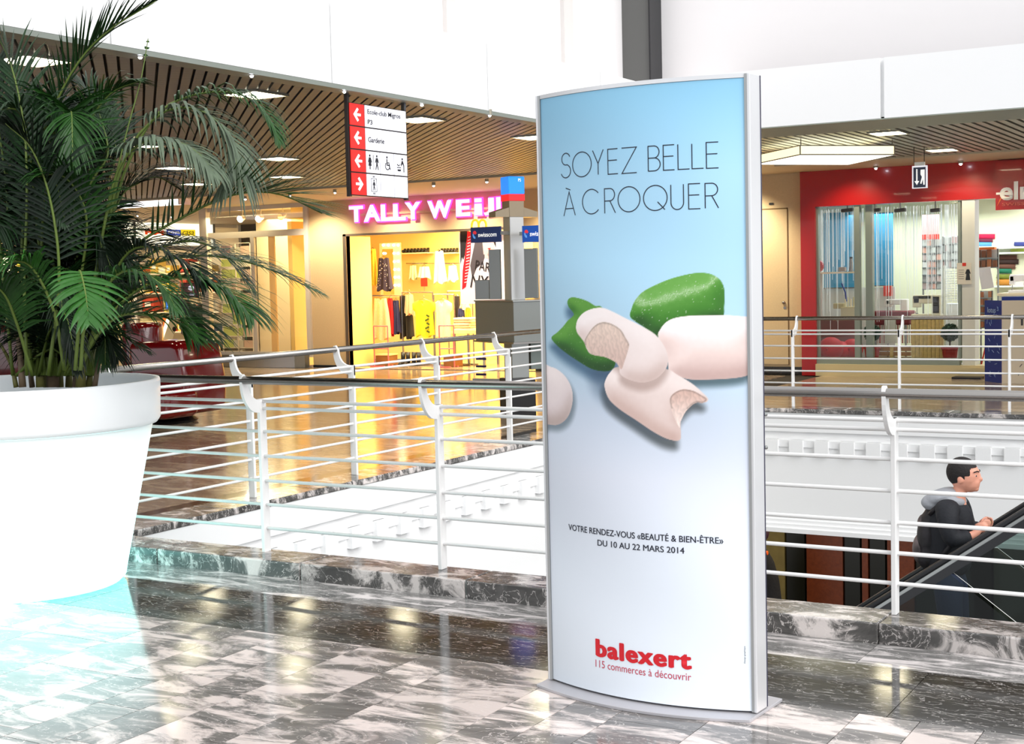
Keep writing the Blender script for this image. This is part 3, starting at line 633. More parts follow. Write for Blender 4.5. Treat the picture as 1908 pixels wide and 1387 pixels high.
def ribbon(mb, pts, w):
    P = [Vector((a, b, 0)) for a, b in pts]; V = []
    for i, p in enumerate(P):
        t0 = (P[i]-P[i-1]).normalized() if i else (P[1]-P[0]).normalized(); t1 = (P[i+1]-P[i]).normalized() if i < len(P)-1 else t0
        t = (t0+t1); t = t.normalized() if t.length > .2 else t0; nn = Vector((-t.y, t.x, 0)); k = w/2/max(.35, nn.dot(Vector((-t0.y, t0.x, 0))))
        V += [p+nn*k, p-nn*k]
    out = [tuple(tw(v.x, tfront(v.x)-.0018, v.y)) for v in V]
    mb.add(out, [(2*i, 2*i+1, 2*i+3, 2*i+2) for i in range(len(P)-1)])
for ch, s0, s1, z0, z1 in LET:
    m = MB()
    for st in STR[ch]: ribbon(m, [(s0+a*(s1-s0), z0+b*(z1-z0)) for a, b in st], .0034)
    m.build('letter', M_INK, poster)
def curved_text(nm, s, s0, s1, z0, z1, m, offset=0, off=.0018, vert=False, bold=(), **k):
    me = text_mesh(s, offset, 0, **k)
    if bold:
        bm = bmesh.new()
        for i_, (bx_, by_) in enumerate(bold):
            c_ = me.copy(); c_.transform(Matrix.Translation((bx_, by_, i_))); bm.from_mesh(c_)
        bm.to_mesh(me); bm.free()
    xs = [v.co.x for v in me.vertices]; ys = [v.co.y for v in me.vertices]; a, b, c, d = min(xs), max(xs), min(ys), max(ys)
    for v in me.vertices:
        u, w = (v.co.x-a)/(b-a), (v.co.y-c)/(d-c)
        if vert: u, w = 1-w, u
        sx_, z = s0+(s1-s0)*u, z0+(z1-z0)*w; v.co = tw(sx_, tfront(sx_)-off-.00025*v.co.z, z)
    return link(nm, me, m, poster)
curved_text('caption', 'VOTRE RENDEZ-VOUS «BEAUTÉ & BIEN-ÊTRE»', -.314, .335, .629, .659, M_INK, bold=((0, 0), (.03, 0), (.015, .012)))
curved_text('caption', 'DU 10 AU 22 MARS 2014', -.166, .196, .587, .610, M_INK, bold=((0, 0), (.03, 0), (.015, .012)))
curved_text('logo', 'balexert', -.186, .217, .159, .228, M_INKR, .012, bold=((0, 0), (.045, 0), (.09, 0), (.02, .02), (.07, .02), (.045, -.02)), spacing=1.12)
curved_text('caption', '115 commerces à découvrir', -.187, .214, .118, .146, M_INKR2, 0)
curved_text('small_print', 'Design graphique', .399, .405, .195, .258, M_INK, 0, vert=True)

# ================================================================== POTTED PALM IN A LIT PLANTER
PC = Vector((-6.13, 5.2, 0))
palm = thing('potted_palm', PC, 'tall bushy areca palm in a huge glowing white planter at the left', 'plant')
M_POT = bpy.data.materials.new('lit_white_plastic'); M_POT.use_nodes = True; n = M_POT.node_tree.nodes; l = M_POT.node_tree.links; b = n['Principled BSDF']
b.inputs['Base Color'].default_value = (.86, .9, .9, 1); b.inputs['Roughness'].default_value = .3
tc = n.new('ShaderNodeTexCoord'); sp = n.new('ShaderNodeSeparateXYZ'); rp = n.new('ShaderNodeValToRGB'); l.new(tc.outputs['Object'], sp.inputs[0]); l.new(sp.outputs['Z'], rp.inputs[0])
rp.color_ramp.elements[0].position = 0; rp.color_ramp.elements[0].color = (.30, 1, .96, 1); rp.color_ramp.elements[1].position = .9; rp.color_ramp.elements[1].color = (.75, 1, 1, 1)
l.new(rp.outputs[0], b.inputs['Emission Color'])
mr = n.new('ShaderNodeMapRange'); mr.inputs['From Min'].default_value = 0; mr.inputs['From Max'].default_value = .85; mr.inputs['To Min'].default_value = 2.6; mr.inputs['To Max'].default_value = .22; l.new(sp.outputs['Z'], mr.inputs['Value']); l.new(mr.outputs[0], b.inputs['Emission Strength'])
M_POTR = mat('white_plastic_rim', (.88, .89, .9), .3, emit=(.8, .95, 1), es=.12)
MB().lathe([(.44, .0), (.50, .004), (.525, .03), (.532, .07), (.70, .86)], PC, 72).build('pot_body', M_POT, palm, smooth=True)
MB().lathe([(.68, .86), (.725, .865), (.742, .89), (.748, 1.09), (.744, 1.105), (.725, 1.105), (.718, 1.08), (.70, .95)], PC, 72).build('pot_rim', M_POTR, palm, smooth=True)
MB().lathe([(0.01, .99), (.71, .99)], PC, 40).build('soil', mat('dark_soil', rgb(30, 24, 16), .9, bump=(40, .6)), palm)
GR = [mat('leaf_dark_green', rgb(20, 48, 18), .42, var=.35, spec=.3), mat('leaf_green', rgb(32, 70, 22), .4, var=.3, spec=.3), mat('leaf_bright_green', rgb(44, 92, 32), .36, var=.25, spec=.35), mat('leaf_grey_green', rgb(84, 98, 78), .45, var=.3, spec=.3), mat('leaf_blackish_green', rgb(12, 30, 14), .45, var=.35, spec=.3)]
M_RACH = mat('frond_stalk', rgb(96, 116, 48), .5); M_CANE = mat('palm_cane', rgb(120, 118, 64), .5, var=.3); M_CANE2 = mat('palm_cane_brown', rgb(118, 100, 78), .6, var=.3)
def bez(pts, n):
    """smooth resample of control points"""
    P = [Vector(p) for p in pts]; P = [P[0]*2-P[1]]+P+[P[-1]*2-P[-2]]; out = []; segs = len(P)-3
    for i in range(n+1):
        u = i/n*segs; k = min(int(u), segs-1); t = u-k; a, b2, c2, d = P[k:k+4]
        out.append(.5*((2*b2)+(-a+c2)*t+(2*a-5*b2+4*c2-d)*t*t+(-a+3*b2-3*c2+d)*t**3))
    return out
rl = random.Random(11)
def frond(pts, L=.34, n=34, m=1, droop=.5, start=.22, w=.017, fwd=.55, stalk=.009, sides=(1, 1), facing=None, name='frond'):
    P = bez(pts, 40)
    fo = MB().tube(P[::2], [stalk*(1-.85*i/20)+.0012 for i in range(21)], 6).build(name, M_RACH, palm, smooth=True)
    lf = MB()
    for i in range(n):
        t = start+(1-start)*(i+.5)/n; u = t*40; k = min(int(u), 39); p = P[k].lerp(P[k+1], u-k); tan = (P[k+1]-P[k]).normalized()
        up = Vector((0, 0, 1)); side = tan.cross(up)
        if side.length < .25: side = tan.cross(FW)
        side.normalize(); nrm = side.cross(tan).normalized()
        if facing is not None:
            side = tan.cross(facing).normalized(); nrm = facing
        q = (t-start)/(1-start); ln = L*(math.sin(PI*min(1, q*.80+.18))**.7)*rl.uniform(.85, 1.1)
        for sgn in (-1, 1):
            if sides[0 if sgn < 0 else 1] == 0: continue
            l2 = ln*sides[0 if sgn < 0 else 1]
            d = (side*sgn*(1-q*.5)+tan*(fwd+q*.9)+nrm*(.28+rl.uniform(-.12, .12))).normalized()
            d = (d+Vector((rl.uniform(-.07, .07) for _ in range(3)))).normalized()
            pos = p.copy(); S = 4; pr = []; wd = d.cross(nrm).normalized()
            for s in range(S+1):
                ww = w*(.55, 1, .85, .5, .04)[s]
                pr.append((pos-wd*ww*.5, pos+nrm*ww*.12, pos+wd*ww*.5)); d2 = (d+Vector((0, 0, -1))*droop*(s+.5)/S*.9).normalized(); pos = pos+d2*(l2/S); d = d.lerp(d2, .75).normalized()
            b0 = [q2 for tr in pr for q2 in tr]
            lf.add(b0, [(3*s+a, 3*s+a+1, 3*s+a+4, 3*s+a+3) for s in range(S) for a in (0, 1)])
    lf.build('leaflets', GR[m] if isinstance(m, int) else m, fo, smooth=False)
    return fo
def D(px, py, d=7.5): return at_d(px, py, d)
def FR(pp, d0, d1, **k):
    n_ = len(pp); return frond([D(x, y, d0+(d1-d0)*i/(n_-1)) for i, (x, y) in enumerate(pp)], **k)
# --- fronds that show singly
FR([(140, 690), (185, 520), (225, 340), (285, 222), (350, 180), (430, 172), (485, 200), (520, 262)], 7.6, 7.3, L=.30, n=44, m=1, start=.52, droop=.75)
FR([(150, 690), (190, 480), (230, 300), (300, 212), (370, 205), (425, 250), (440, 310), (415, 350)], 7.5, 7.1, L=.42, n=46, m=3, start=.38, droop=1.1, w=.02)
FR([(150, 690), (180, 500), (215, 330), (262, 268), (320, 262), (368, 285), (405, 330)], 7.4, 6.9, L=.34, n=38, m=3, start=.42, droop=1.2, w=.024)
FR([(145, 690), (170, 560), (235, 470), (350, 400), (440, 362), (520, 362), (600, 398)], 7.5, 7.2, L=.50, n=46, m=1, start=.40, droop=.05, fwd=.55)
FR([(150, 690), (190, 600), (260, 505), (350, 478), (430, 482), (510, 505), (600, 548)], 7.6, 7.5, L=.36, n=44, m=1, start=.35, droop=.45)
FR([(150, 690), (180, 620), (250, 545), (330, 517), (400, 530), (440, 560), (468, 590)], 7.3, 6.9, L=.40, n=42, m=1, start=.3, droop=.6, w=.018)
FR([(150, 690), (170, 640), (220, 590), (285, 588), (330, 600), (352, 625)], 7.2, 6.9, L=.46, n=40, m=1, start=.25, droop=.3)
FR([(150, 690), (180, 560), (270, 480), (340, 450), (400, 462), (440, 500), (470, 540)], 7.9, 7.9, L=.30, n=36, m=0, start=.3, droop=.5)
FR([(140, 690), (150, 560), (148, 505), (158, 540), (166, 600)], 7.0, 6.55, L=.26, n=14, m=2, start=.55, droop=.35, w=.03, fwd=.3)
FR([(60, 700), (40, 480), (62, 310), (105, 190), (150, 110), (205, 55), (290, 2)], 7.5, 7.2, L=.32, n=46, m=0, start=.32, droop=.1, fwd=.8)
FR([(70, 700), (90, 480), (130, 330), (160, 240), (205, 175), (262, 150)], 7.6, 7.4, L=.30, n=40, m=1, start=.42, droop=.6)
FR([(90, 700), (120, 500), (165, 350), (200, 290), (190, 230), (165, 170), (130, 150)], 7.5, 7.6, L=.30, n=40, m=0, start=.35, droop=.5)
FR([(40, 700), (20, 480), (10, 330), (-10, 200), (-30, 90)], 7.6, 7.5, L=.38, n=44, m=4, start=.3, droop=.2)
FR([(50, 700), (45, 520), (50, 380), (45, 240), (20, 120), (-20, 40)], 7.3, 7.2, L=.34, n=42, m=0, start=.3, droop=.3)
FR([(90, 700), (110, 520), (95, 380), (60, 280), (10, 230)], 7.2, 6.9, L=.34, n=40, m=4, start=.3, droop=.5)
FR([(110, 700), (150, 520), (160, 400), (120, 330), (60, 330)], 7.4, 7.0, L=.32, n=36, m=1, start=.32, droop=.6)
FR([(120, 700), (160, 560), (200, 430), (230, 360), (262, 340)], 7.7, 7.8, L=.36, n=38, m=4, start=.25, droop=.3)
FR([(120, 700), (175, 540), (200, 400), (235, 250), (262, 150), (276, 72)], 7.4, 7.4, L=.02, n=3, m=1, start=.9, stalk=.006)
FR([(130, 700), (180, 560), (230, 440), (280, 430), (330, 445)], 7.9, 8.0, L=.30, n=34, m=4, start=.25, droop=.4)
FR([(150, 690), (190, 590), (250, 540), (310, 548), (350, 580), (372, 622)], 7.6, 7.3, L=.44, n=42, m=0, start=.28, droop=.4)
FR([(150, 690), (200, 540), (240, 470), (290, 462), (345, 490), (380, 530)], 7.4, 7.0, L=.38, n=40, m=4, start=.3, droop=.5)
FR([(150, 690), (185, 480), (205, 400), (240, 350), (290, 330), (330, 350)], 7.9, 8.0, L=.34, n=38, m=4, start=.35, droop=.5)
FR([(150, 690), (175, 470), (185, 380), (215, 290), (200, 200)], 7.8, 7.9, L=.36, n=40, m=4, start=.3, droop=.5)
FR([(60, 700), (30, 600), (0, 540), (-60, 520)], 7.2, 6.8, L=.34, n=32, m=1, start=.25, droop=.6)
FR([(150, 690), (160, 600), (210, 520), (250, 505), (300, 530), (330, 580)], 7.0, 6.7, L=.26, n=30, m=1, start=.3, droop=.7)
FR([(120, 690), (100, 580), (60, 500), (20, 490), (-20, 530)], 7.1, 6.7, L=.3, n=32, m=2, start=.3, droop=.6)
# --- the dense middle of the crown
for i in range(66):
    bx_, by_ = rl.uniform(20, 180), 700
    tx = rl.uniform(-60, 250 if i % 3 else 310); ty = rl.uniform(170, 640)
    if tx > 190: ty = max(ty, 480)
    d1 = rl.uniform(7.0, 8.3); mx_ = bx_+(tx-bx_)*.35+rl.uniform(-20, 20); my = min(ty-30, 700-(700-ty)*1.0)
    my = ty+rl.uniform(-60, 30)
    FR([(bx_, by_), (bx_+(mx_-bx_)*.5, 700-(700-my)*.45), (mx_, my+25), ((mx_+tx)/2, my-5), (tx, ty+rl.uniform(10, 60))], 7.55, d1, L=rl.uniform(.26, .36), n=36, m=rl.choice((0, 0, 1, 4, 4)), start=.3, droop=rl.uniform(.3, .8))
# --- canes
for i, (px, top, tx, r, m_) in enumerate(((42, 560, 20, .02, 1), (75, 500, 60, .024, 0), (98, 430, 95, .035, 1), (88, 520, 70, .022, 0), (128, 520, 140, .02, 0), (150, 470, 175, .028, 0), (165, 540, 210, .018, 0), (140, 600, 150, .016, 1), (112, 540, 100, .02, 0), (60, 600, 30, .016, 1), (176, 600, 215, .015, 1), (30, 640, 0, .014, 0))):
    MB().tube(bez([D(px, 722, 7.55+.05*(i % 5)), D((px*.7+tx*.3), 722-(722-top)*.5, 7.55+.05*(i % 5)), D(tx, top, 7.55)], 8), [r*(1-.06*k) for k in range(9)], 9).build('cane', M_CANE2 if m_ else M_CANE, palm, smooth=True)
# ================================================================== HANGING DIRECTORY SIGN
M_SB = mat('sign_black_frame', rgb(30, 20, 18), .4); M_SR = mat('sign_red', rgb(222, 30, 24), .45, emit=rgb(222, 30, 24), es=.35); M_SW = mat('sign_white', rgb(244, 244, 250), .45, emit=(.9, .9, 1), es=.45); M_SI = mat('sign_ink', rgb(20, 20, 30), .5)
M_SARW = mat('sign_arrow_white', (.95, .95, .95), .5, emit=(1, 1, 1), es=.5)
SX = -6.70; sy0, sy1, sz0, sz1 = 9.04, 9.83, 2.29, 3.02
ds = thing('directory_sign', (SX-.03, (sy0+sy1)/2, sz0), 'hanging black framed direction sign with red arrow column and white panels', 'sign')
for y in (sy0, sy1): MB().box(SX-.045, SX-.015, y-.014, y+.014, sz0-.01, 3.10).build('hanger_bar', M_SB, ds)
MB().box(SX-.04, SX-.012, sy0, sy1, sz0, sz1).build('backing', M_SB, ds)
cw = .205; rh = (sz1-sz0)/4
def sy(u): return sy0+u
def spanel(nm, m, u0, u1, r): return MB().box(SX-.012, SX-.006, sy0+u0+.006, sy0+u1-.006, sz1-(r+1)*rh+.006, sz1-r*rh-.006).build(nm, m, ds)
W_ = sy1-sy0
O_ = lambda u, v: (SX-.005, sy0+u, v)
def flat(poly, u, v, m, parent, nm='pictogram'):   # polygon in metres at u,v
    return MB().prism(poly, O_(u, v), (0, 1, 0), (0, 0, 1), (.002, 0, 0)).build(nm, m, parent)
def disc(cx, cy, r, n=14): return [(cx+r*math.cos(2*PI*i/n), cy+r*math.sin(2*PI*i/n)) for i in range(n)]
for r in range(4):
    rp_ = spanel('red_panel', M_SR, 0, cw, r); zc = sz1-(r+.5)*rh; s = -1 if r < 3 else 1
    for poly in ([(-.045*s*-1*-1, .010), (.04*s, .010), (.04*s, -.010), (-.045*s, -.010)], [(.052*s, 0), (-.0*s, .055), (-.018*s, .042), (.02*s, 0)], [(.052*s, 0), (-.0*s, -.055), (-.018*s, -.042), (.02*s, 0)]):
        flat(poly, cw/2, zc, M_SARW, rp_, 'arrow')
wp = spanel('white_panel', M_SW, cw, W_, 0)
text('lettering', 'Ecole-club Migros', O_(cw+.035, sz1-.085), (0, 1, 0), (0, 0, 1), .46, .05, M_SI, wp, .003, .002)
text('lettering', 'P3', O_(cw+.035, sz1-.155), (0, 1, 0), (0, 0, 1), .062, .038, M_SI, wp, .012, .002)
wp = spanel('white_panel', M_SW, cw, W_, 1)
text('lettering', 'Garderie', O_(cw+.035, sz1-rh-.115), (0, 1, 0), (0, 0, 1), .22, .042, M_SI, wp, .008, .002)
third = (W_-cw)/3
def man(u, v, m, parent, skirt=False, k=1):
    flat(disc(0, .052*k, .010*k), u, v, m, parent)
    body = [(-.026*k, .0), (-.012*k, .038*k), (.012*k, .038*k), (.026*k, 0), (.020*k, -.004*k), (.009*k, .018*k)]
    body += [(.022*k, -.030*k), (.006*k, -.030*k), (.006*k, -.058*k), (-.006*k, -.058*k), (-.006*k, -.030*k), (-.022*k, -.030*k)] if skirt else [(.009*k, -.012*k), (.022*k, -.058*k), (.013*k, -.058*k), (0, -.02*k), (-.013*k, -.058*k), (-.022*k, -.058*k), (-.009*k, -.012*k)]
    body += [(-.009*k, .018*k), (-.020*k, -.004*k)]
    flat(body, u, v, m, parent)
for i in range(3):
    for r in (2, 3):
        wp = spanel('white_panel', M_SW, cw+third*i, cw+third*(i+1), r); zc = sz1-(r+.5)*rh; uc = cw+third*(i+.5)
        if r == 2 and i == 0:
            man(uc-.048, zc, M_SI, wp, True); man(uc+.048, zc, M_SI, wp); flat([(-.002, -.06), (.002, -.06), (.002, .06), (-.002, .06)], uc, zc, M_SI, wp)
        if r == 2 and i == 1:
            flat(disc(0, .052, .010), uc-.005, zc, M_SI, wp)
            m = MB(); 
            a_ = arc(0, -.018, .034, .034, 130, 400, 16); a2 = arc(0, -.018, .026, .026, 400, 130, 16); flat(a_+a2, uc, zc, M_SI, wp)
            flat([(-.012, .038), (0, .038), (.0, .012), (.028, .012), (.028, .004), (.0, .004), (.0, -.006), (.026, -.006), (.044, -.045), (.034, -.048), (.020, -.016), (-.012, -.016)], uc, zc, M_SI, wp)
        if r == 2 and i == 2:
            flat(disc(.02, .05, .010), uc, zc, M_SI, wp)
            flat([(.012, .036), (.028, .036), (.044, .0), (.046, -.058), (.036, -.058), (.034, -.005), (.022, .012), (.0, -.01), (-.004, -.004)], uc, zc, M_SI, wp)
            flat([(-.06, -.018), (.0, -.018), (.0, -.025), (-.06, -.025)], uc, zc, M_SI, wp); flat([(-.055, -.036), (.0, -.036), (-.008, -.052), (-.047, -.052)], uc, zc, M_SI, wp)
            flat([(-.058, .0), (-.03, -.012), (-.01, .006), (-.014, .01), (-.03, -.004), (-.056, .008)], uc, zc, M_SI, wp)
        if r == 3 and i == 0:
            for a, b, c, d in ((-.038, .038, .05, .054), (-.038, .038, -.054, -.05), (-.038, -.034, -.054, .054), (.034, .038, -.054, .054), (-.012, -.004, .06, .075), (.004, .012, .06, .075), (-.012, -.004, -.075, -.06), (.004, .012, -.075, -.06)):
                flat([(a, c), (b, c), (b, d), (a, d)], uc, zc, M_SI, wp)
            man(uc, zc-.002, M_SI, wp, k=.72)
# ================================================================== KIOSK
ang = math.radians(-32); kr = Matrix.Rotation(ang, 3, 'Z')
KC = Vector((-8.11, 14.0, 0))
k_ = thing('information_kiosk', KC, 'steel service kiosk with a tall square pillar and glowing blue cube on top', 'kiosk')
def kp(x, y, z): return KC+kr@Vector((x, y, 0))+Vector((0, 0, z))
# local +x faces the right-hand visible side; local -y the left-hand one
def kbox(nm, m, x0, x1, y0, y1, z0, z1, parent=None, bv=0):
    o = MB().obox(kp((x0+x1)/2, (y0+y1)/2, (z0+z1)/2), x1-x0, y1-y0, z1-z0, M=kr).build(nm, m, parent or k_)
    if bv: bevel(o, bv)
    return o
kbox('base_block', M_BLACK, -.14, .14, -.16, .17, 0, .46, bv=.01)
kbox('lower_column', M_STEELD, -.10, .10, -.11, .11, .46, .87, bv=.005); kbox('lower_door', mat('grey_door_panel', rgb(120, 130, 126), .35, .4), -.08, .10, .135, .34, .55, .87, bv=.005)
M_CTR = mat('dark_steel_counter', rgb(128, 132, 130), .25, .2)
kbox('counter', M_CTR, -.62, .35, -.21, .62, .885, 1.34, bv=.004)
kbox('counter_base_strip', M_STEEL, -.64, .37, -.23, .64, .865, .885)
kbox('counter_top', M_STEELD, -.63, .36, -.22, .63, 1.34, 1.355)
pil = kbox('pillar', mat('pale_steel_pillar', rgb(196, 196, 196), .28, .6), -.085, .085, -.09, .09, 1.355, 2.31, bv=.006)
kbox('hood_collar', mat('bronze_steel', rgb(150, 136, 116), .3, .6), -.09, .09, -.095, .095, 2.30, 2.485, bv=.004)
for s, (a, b) in ((-1, (-.27, -.095)), (1, (.095, .27))):
    y0, y1 = a, b; x0, x1 = -.085, .085; zt0, zt1 = (2.36, 2.41) if s < 0 else (2.41, 2.36)
    MB().add([kp(x0, y0, 2.30), kp(x1, y0, 2.30), kp(x1, y1, 2.30), kp(x0, y1, 2.30), kp(x0, y0, zt0), kp(x1, y0, zt0), kp(x1, y1, zt1), kp(x0, y1, zt1)], [(0,3,2,1),(4,5,6,7),(0,1,5,4),(1,2,6,5),(2,3,7,6),(3,0,4,7)]).build('hood_wing', MATS['bronze_steel'], k_)
kbox('red_band', mat('lit_red_plastic', rgb(226, 24, 30), .4, emit=rgb(230, 20, 30), es=.9), -.098, .098, -.103, .103, 2.485, 2.56)
cube = kbox('blue_cube', mat('lit_blue_plastic', rgb(20, 110, 220), .35, emit=rgb(24, 120, 235), es=1.1), -.10, .10, -.105, .105, 2.56, 2.76, bv=.012)
text('lettering', 'P5', kp(.102, .02, 2.70), kr@Vector((0, 1, 0)), (0, 0, 1), .035, .035, M_SARW, k_, 0, .002)
M_NAVY = mat('navy_sign', rgb(18, 40, 92), .35, emit=rgb(18, 40, 92), es=.2); M_NAVY2 = mat('blue_sign', rgb(16, 74, 168), .35, emit=rgb(16, 74, 168), es=.35)
# two blade signs facing the camera
for (px0, px1, py0, py1, m) in ((877, 932, 423, 452, M_NAVY), (973, 1030, 420, 451, M_NAVY2)):
    Yp = 13.75; x0, x1, z0, z1 = ry(px0, py0, px1, py1, Yp)
    sg = MB().box(x0, x1, Yp, Yp+.03, z0, z1).build('blade_sign', m, k_)
    w = x1-x0; h = z1-z0
    ring = arc(x0+.105, z0+h*.5, .034, .05, 60, 330, 12)
    for j, (a0, a1, mm) in enumerate(((20, 150, mat('logo_red', rgb(220, 50, 60), .4, emit=rgb(220, 50, 60), es=.4)), (160, 290, mat('logo_blue', rgb(90, 150, 220), .4, emit=rgb(90, 150, 220), es=.4)))):
        pts = arc(x0+w*.14, z0+h*.52, .028, .045, a0, a1, 8)+arc(x0+w*.14, z0+h*.50, .010, .014, a1, a0, 8)
        MB().prism([(a, b) for a, b in pts], (0, Yp-.001, 0), (1, 0, 0), (0, 0, 1), (0, -.003, 0)).build('logo', mm, sg)
    text('lettering', 'swisscom', (x0+w*.26, Yp-.002, z0+h*.36), (1, 0, 0), (0, 0, 1), w*.62, h*.27, M_SARW, sg, .006, .002)
    MB().box(*((x1-.02, x1+.04) if px0 < 900 else (x0-.04, x0+.02)), Yp+.005, Yp+.27, z0+.08, z0+.12).build('bracket_arm', M_STEELD, k_)
for px0, px1, py0, py1 in ((911, 932, 465, 558), (977, 1001, 463, 556), (885, 911, 522, 558)):
    Yp = 13.9; x0, x1, z0, z1 = ry(px0, py0, px1, py1, Yp)
    bevel(MB().box(x0, x1, Yp, Yp+.03, max(z0, 1.32), z1).build('screen_panel', M_STEELD, k_), .004)
# ================================================================== RED LOUNGE SEATS
def padded(nm, m, parent, poly, x0, z0, y0, y1, bw):
    """rounded moulded pad: side outline poly (x,z) given depth y0..y1, heavily bevelled"""
    mb = MB().prism(poly, (x0, y0, z0), (1, 0, 0), (0, 0, 1), (0, y1-y0, 0)); o = mb.build(nm, m, parent, merge=True)
    bv = o.modifiers.new('b', 'BEVEL'); bv.width = bw; bv.segments = 6; bv.limit_method = 'ANGLE'; bv.angle_limit = .5
    o.data.polygons.foreach_set('use_smooth', [True]*len(o.data.polygons)); bv.harden_normals = False
    return o
Yr = 12.0
rs = thing('lounge_chair', (-12.3, 12.2, 0), 'glossy dark red moulded lounge chair behind the planter, rounded arm to the right', 'chair')
x0, x1, z0, z1 = ry(200, 604, 252, 690, Yr); xa, xb, za, zb = ry(251, 638, 341, 700, Yr)
R_ = (x1-x0)/2+.02; cx_ = (x0+x1)/2
MB().lathe([(.01, .12), (R_*.9, .12), (R_, .2), (R_, z1-.06), (R_*.96, z1-.02), (R_*.86, z1), (.01, z1+.005)], (cx_, Yr+.35, 0), 36).build('backrest', M_REDP, rs, smooth=True)
w_ = xb-x1
padded('armrest', M_REDP, rs, [(-.1, 0), (w_+.03, 0), (w_+.06, .35), (w_-.03, zb-.12), (w_-.14, zb-.1), (-.1, zb-.12)], x1, .12, Yr-.05, Yr+.7, .09)
padded('seat', M_REDP, rs, [(0, 0), (w_+.32, 0), (w_+.32, .34), (0, .34)], x1-.25, .1, Yr-.4, Yr+.2, .1)
MB().lathe([(.3, 0), (.33, .03), (.2, .12)], (cx_+.45, Yr+.3, 0), 24, cap=True).build('foot', M_BLACK, rs)
rs2 = thing('lounge_chair', (-14.4, 11.4, 0), 'glossy dark red moulded lounge chair half hidden behind the palm at the left edge', 'chair')
x0, x1, z0, z1 = ry(-80, 605, 45, 690, 11.4)
padded('backrest', M_REDP, rs2, [(0, 0), (x1-x0, 0), (x1-x0-.05, z1-.1), (.05, z1-.1)], x0, .12, 11.4, 12.0, .12)
padded('seat', M_REDP, rs2, [(0, 0), (x1-x0-.2, 0), (x1-x0-.2, .4), (0, .4)], x0+.1, .1, 10.95, 11.5, .1)
MB().lathe([(.3, 0), (.33, .03), (.2, .12)], ((x0+x1)/2, 11.5, 0), 24, cap=True).build('foot', M_BLACK, rs2)
# glass stand with three blue stripes
x0, x1, z0, z1 = ry(886, 664, 908, 712, 19.0)
gs = thing('glass_barrier', ((x0+x1)/2, 19.0, 0), 'low glass barrier panel with three dark blue stripes left of the kiosk', 'barrier')
MB().box(x0-.05, x1+.25, 19.0, 19.012, 0.02, 1.0).build('pane', M_GLASS, gs)
MB().box(x0-.05, x1+.25, 18.98, 19.03, 0, .03).build('base_rail', M_STEELD, gs)
for py in (667, 681, 696):
    a, b, c, d = ry(887, py, 906, py+4, 18.99); MB().box(a, b, 18.985, 18.995, c, d).build('stripe', mat('blue_stripe', rgb(24, 30, 110), .5), gs)
# ================================================================== HANGING EXIT SIGN (far gallery)
x0, x1, z0, z1 = ry(1703, 309, 1725, 351, 18.0)
es = thing('exit_sign', ((x0+x1)/2, 18, z1), 'small hanging sign with white arrow and running figure before the red shop', 'sign')
rr = Matrix.Rotation(math.radians(40), 3, 'Z'); ec = Vector(((x0+x1)/2, 18, (z0+z1)/2)); ew = (x1-x0)*1.0
MB().obox(ec, ew+.04, .03, z1-z0, M=Matrix.Rotation(0, 3, 'Z')).build('frame', M_SW, es)
MB().obox(ec+Vector((0, -.018, -.005)), ew+.005, .006, z1-z0-.03).build('panel', mat('exit_black', rgb(20, 30, 50), .4, emit=rgb(20, 30, 60), es=.4), es)
MB().box(ec.x-.06, ec.x+.06, 17.97, 18.03, z1, z1+.045).build('housing', M_FASCIA, es)
q = ec+Vector((-ew*.22, -.022, 0)); 
MB().prism([(-.008, .10), (.008, .10), (.008, -.05), (.03, -.05), (0, -.10), (-.03, -.05), (-.008, -.05)], q, (1, 0, 0), (0, 0, 1), (0, -.002, 0)).build('arrow', M_SARW, es)
q = ec+Vector((ew*.24, -.022, 0))
MB().prism([(-.02, .09), (.03, .09), (.03, -.1), (.012, -.1), (.008, -.03), (-.012, -.09), (-.026, -.08), (-.004, 0), (-.022, .03)], q, (1, 0, 0), (0, 0, 1), (0, -.002, 0)).build('pictogram', M_SARW, es)
for px in (1703, 1722): p = at_y(px, 290, 18.0); MB().tube([(p.x, 18, z1+.03), (p.x, 18, 3.14)], .005, 5).build('cable', M_BLACK, es)
# ================================================================== BACK WALLS AND SHOPS
YW = 21.2
M_TAN = mat('tan_wall_paint', rgb(206, 180, 140), .6, bump=(40, .05), var=.03)
wb = structure(MB().box(-16.75, -15.9, YW, YW+.15, 0, 3.13).box(-15.9, -11.9, YW, YW+.15, 2.48, 3.13).box(-11.9, -7.6, YW, YW+.15, 0, 3.13).build('wall_back', M_TAN))
wb2 = structure(MB().box(-8.9, -7.07, YW-.04, YW, 0.12, 3.13).build('wall_back', M_CREAM))
structure(MB().box(-16.75, -15.9, YW-.012, YW, 0, .05).box(-11.9, -8.9, YW-.012, YW, 0, .09).build('baseboard_back', M_BLACK))
structure(MB().box(-8.9, -7.07, YW-.052, YW, 0, .12).build('baseboard_back', mat('black_marble_plinth', rgb(34, 30, 28), .15, bump=(8, .2), var=.4)))
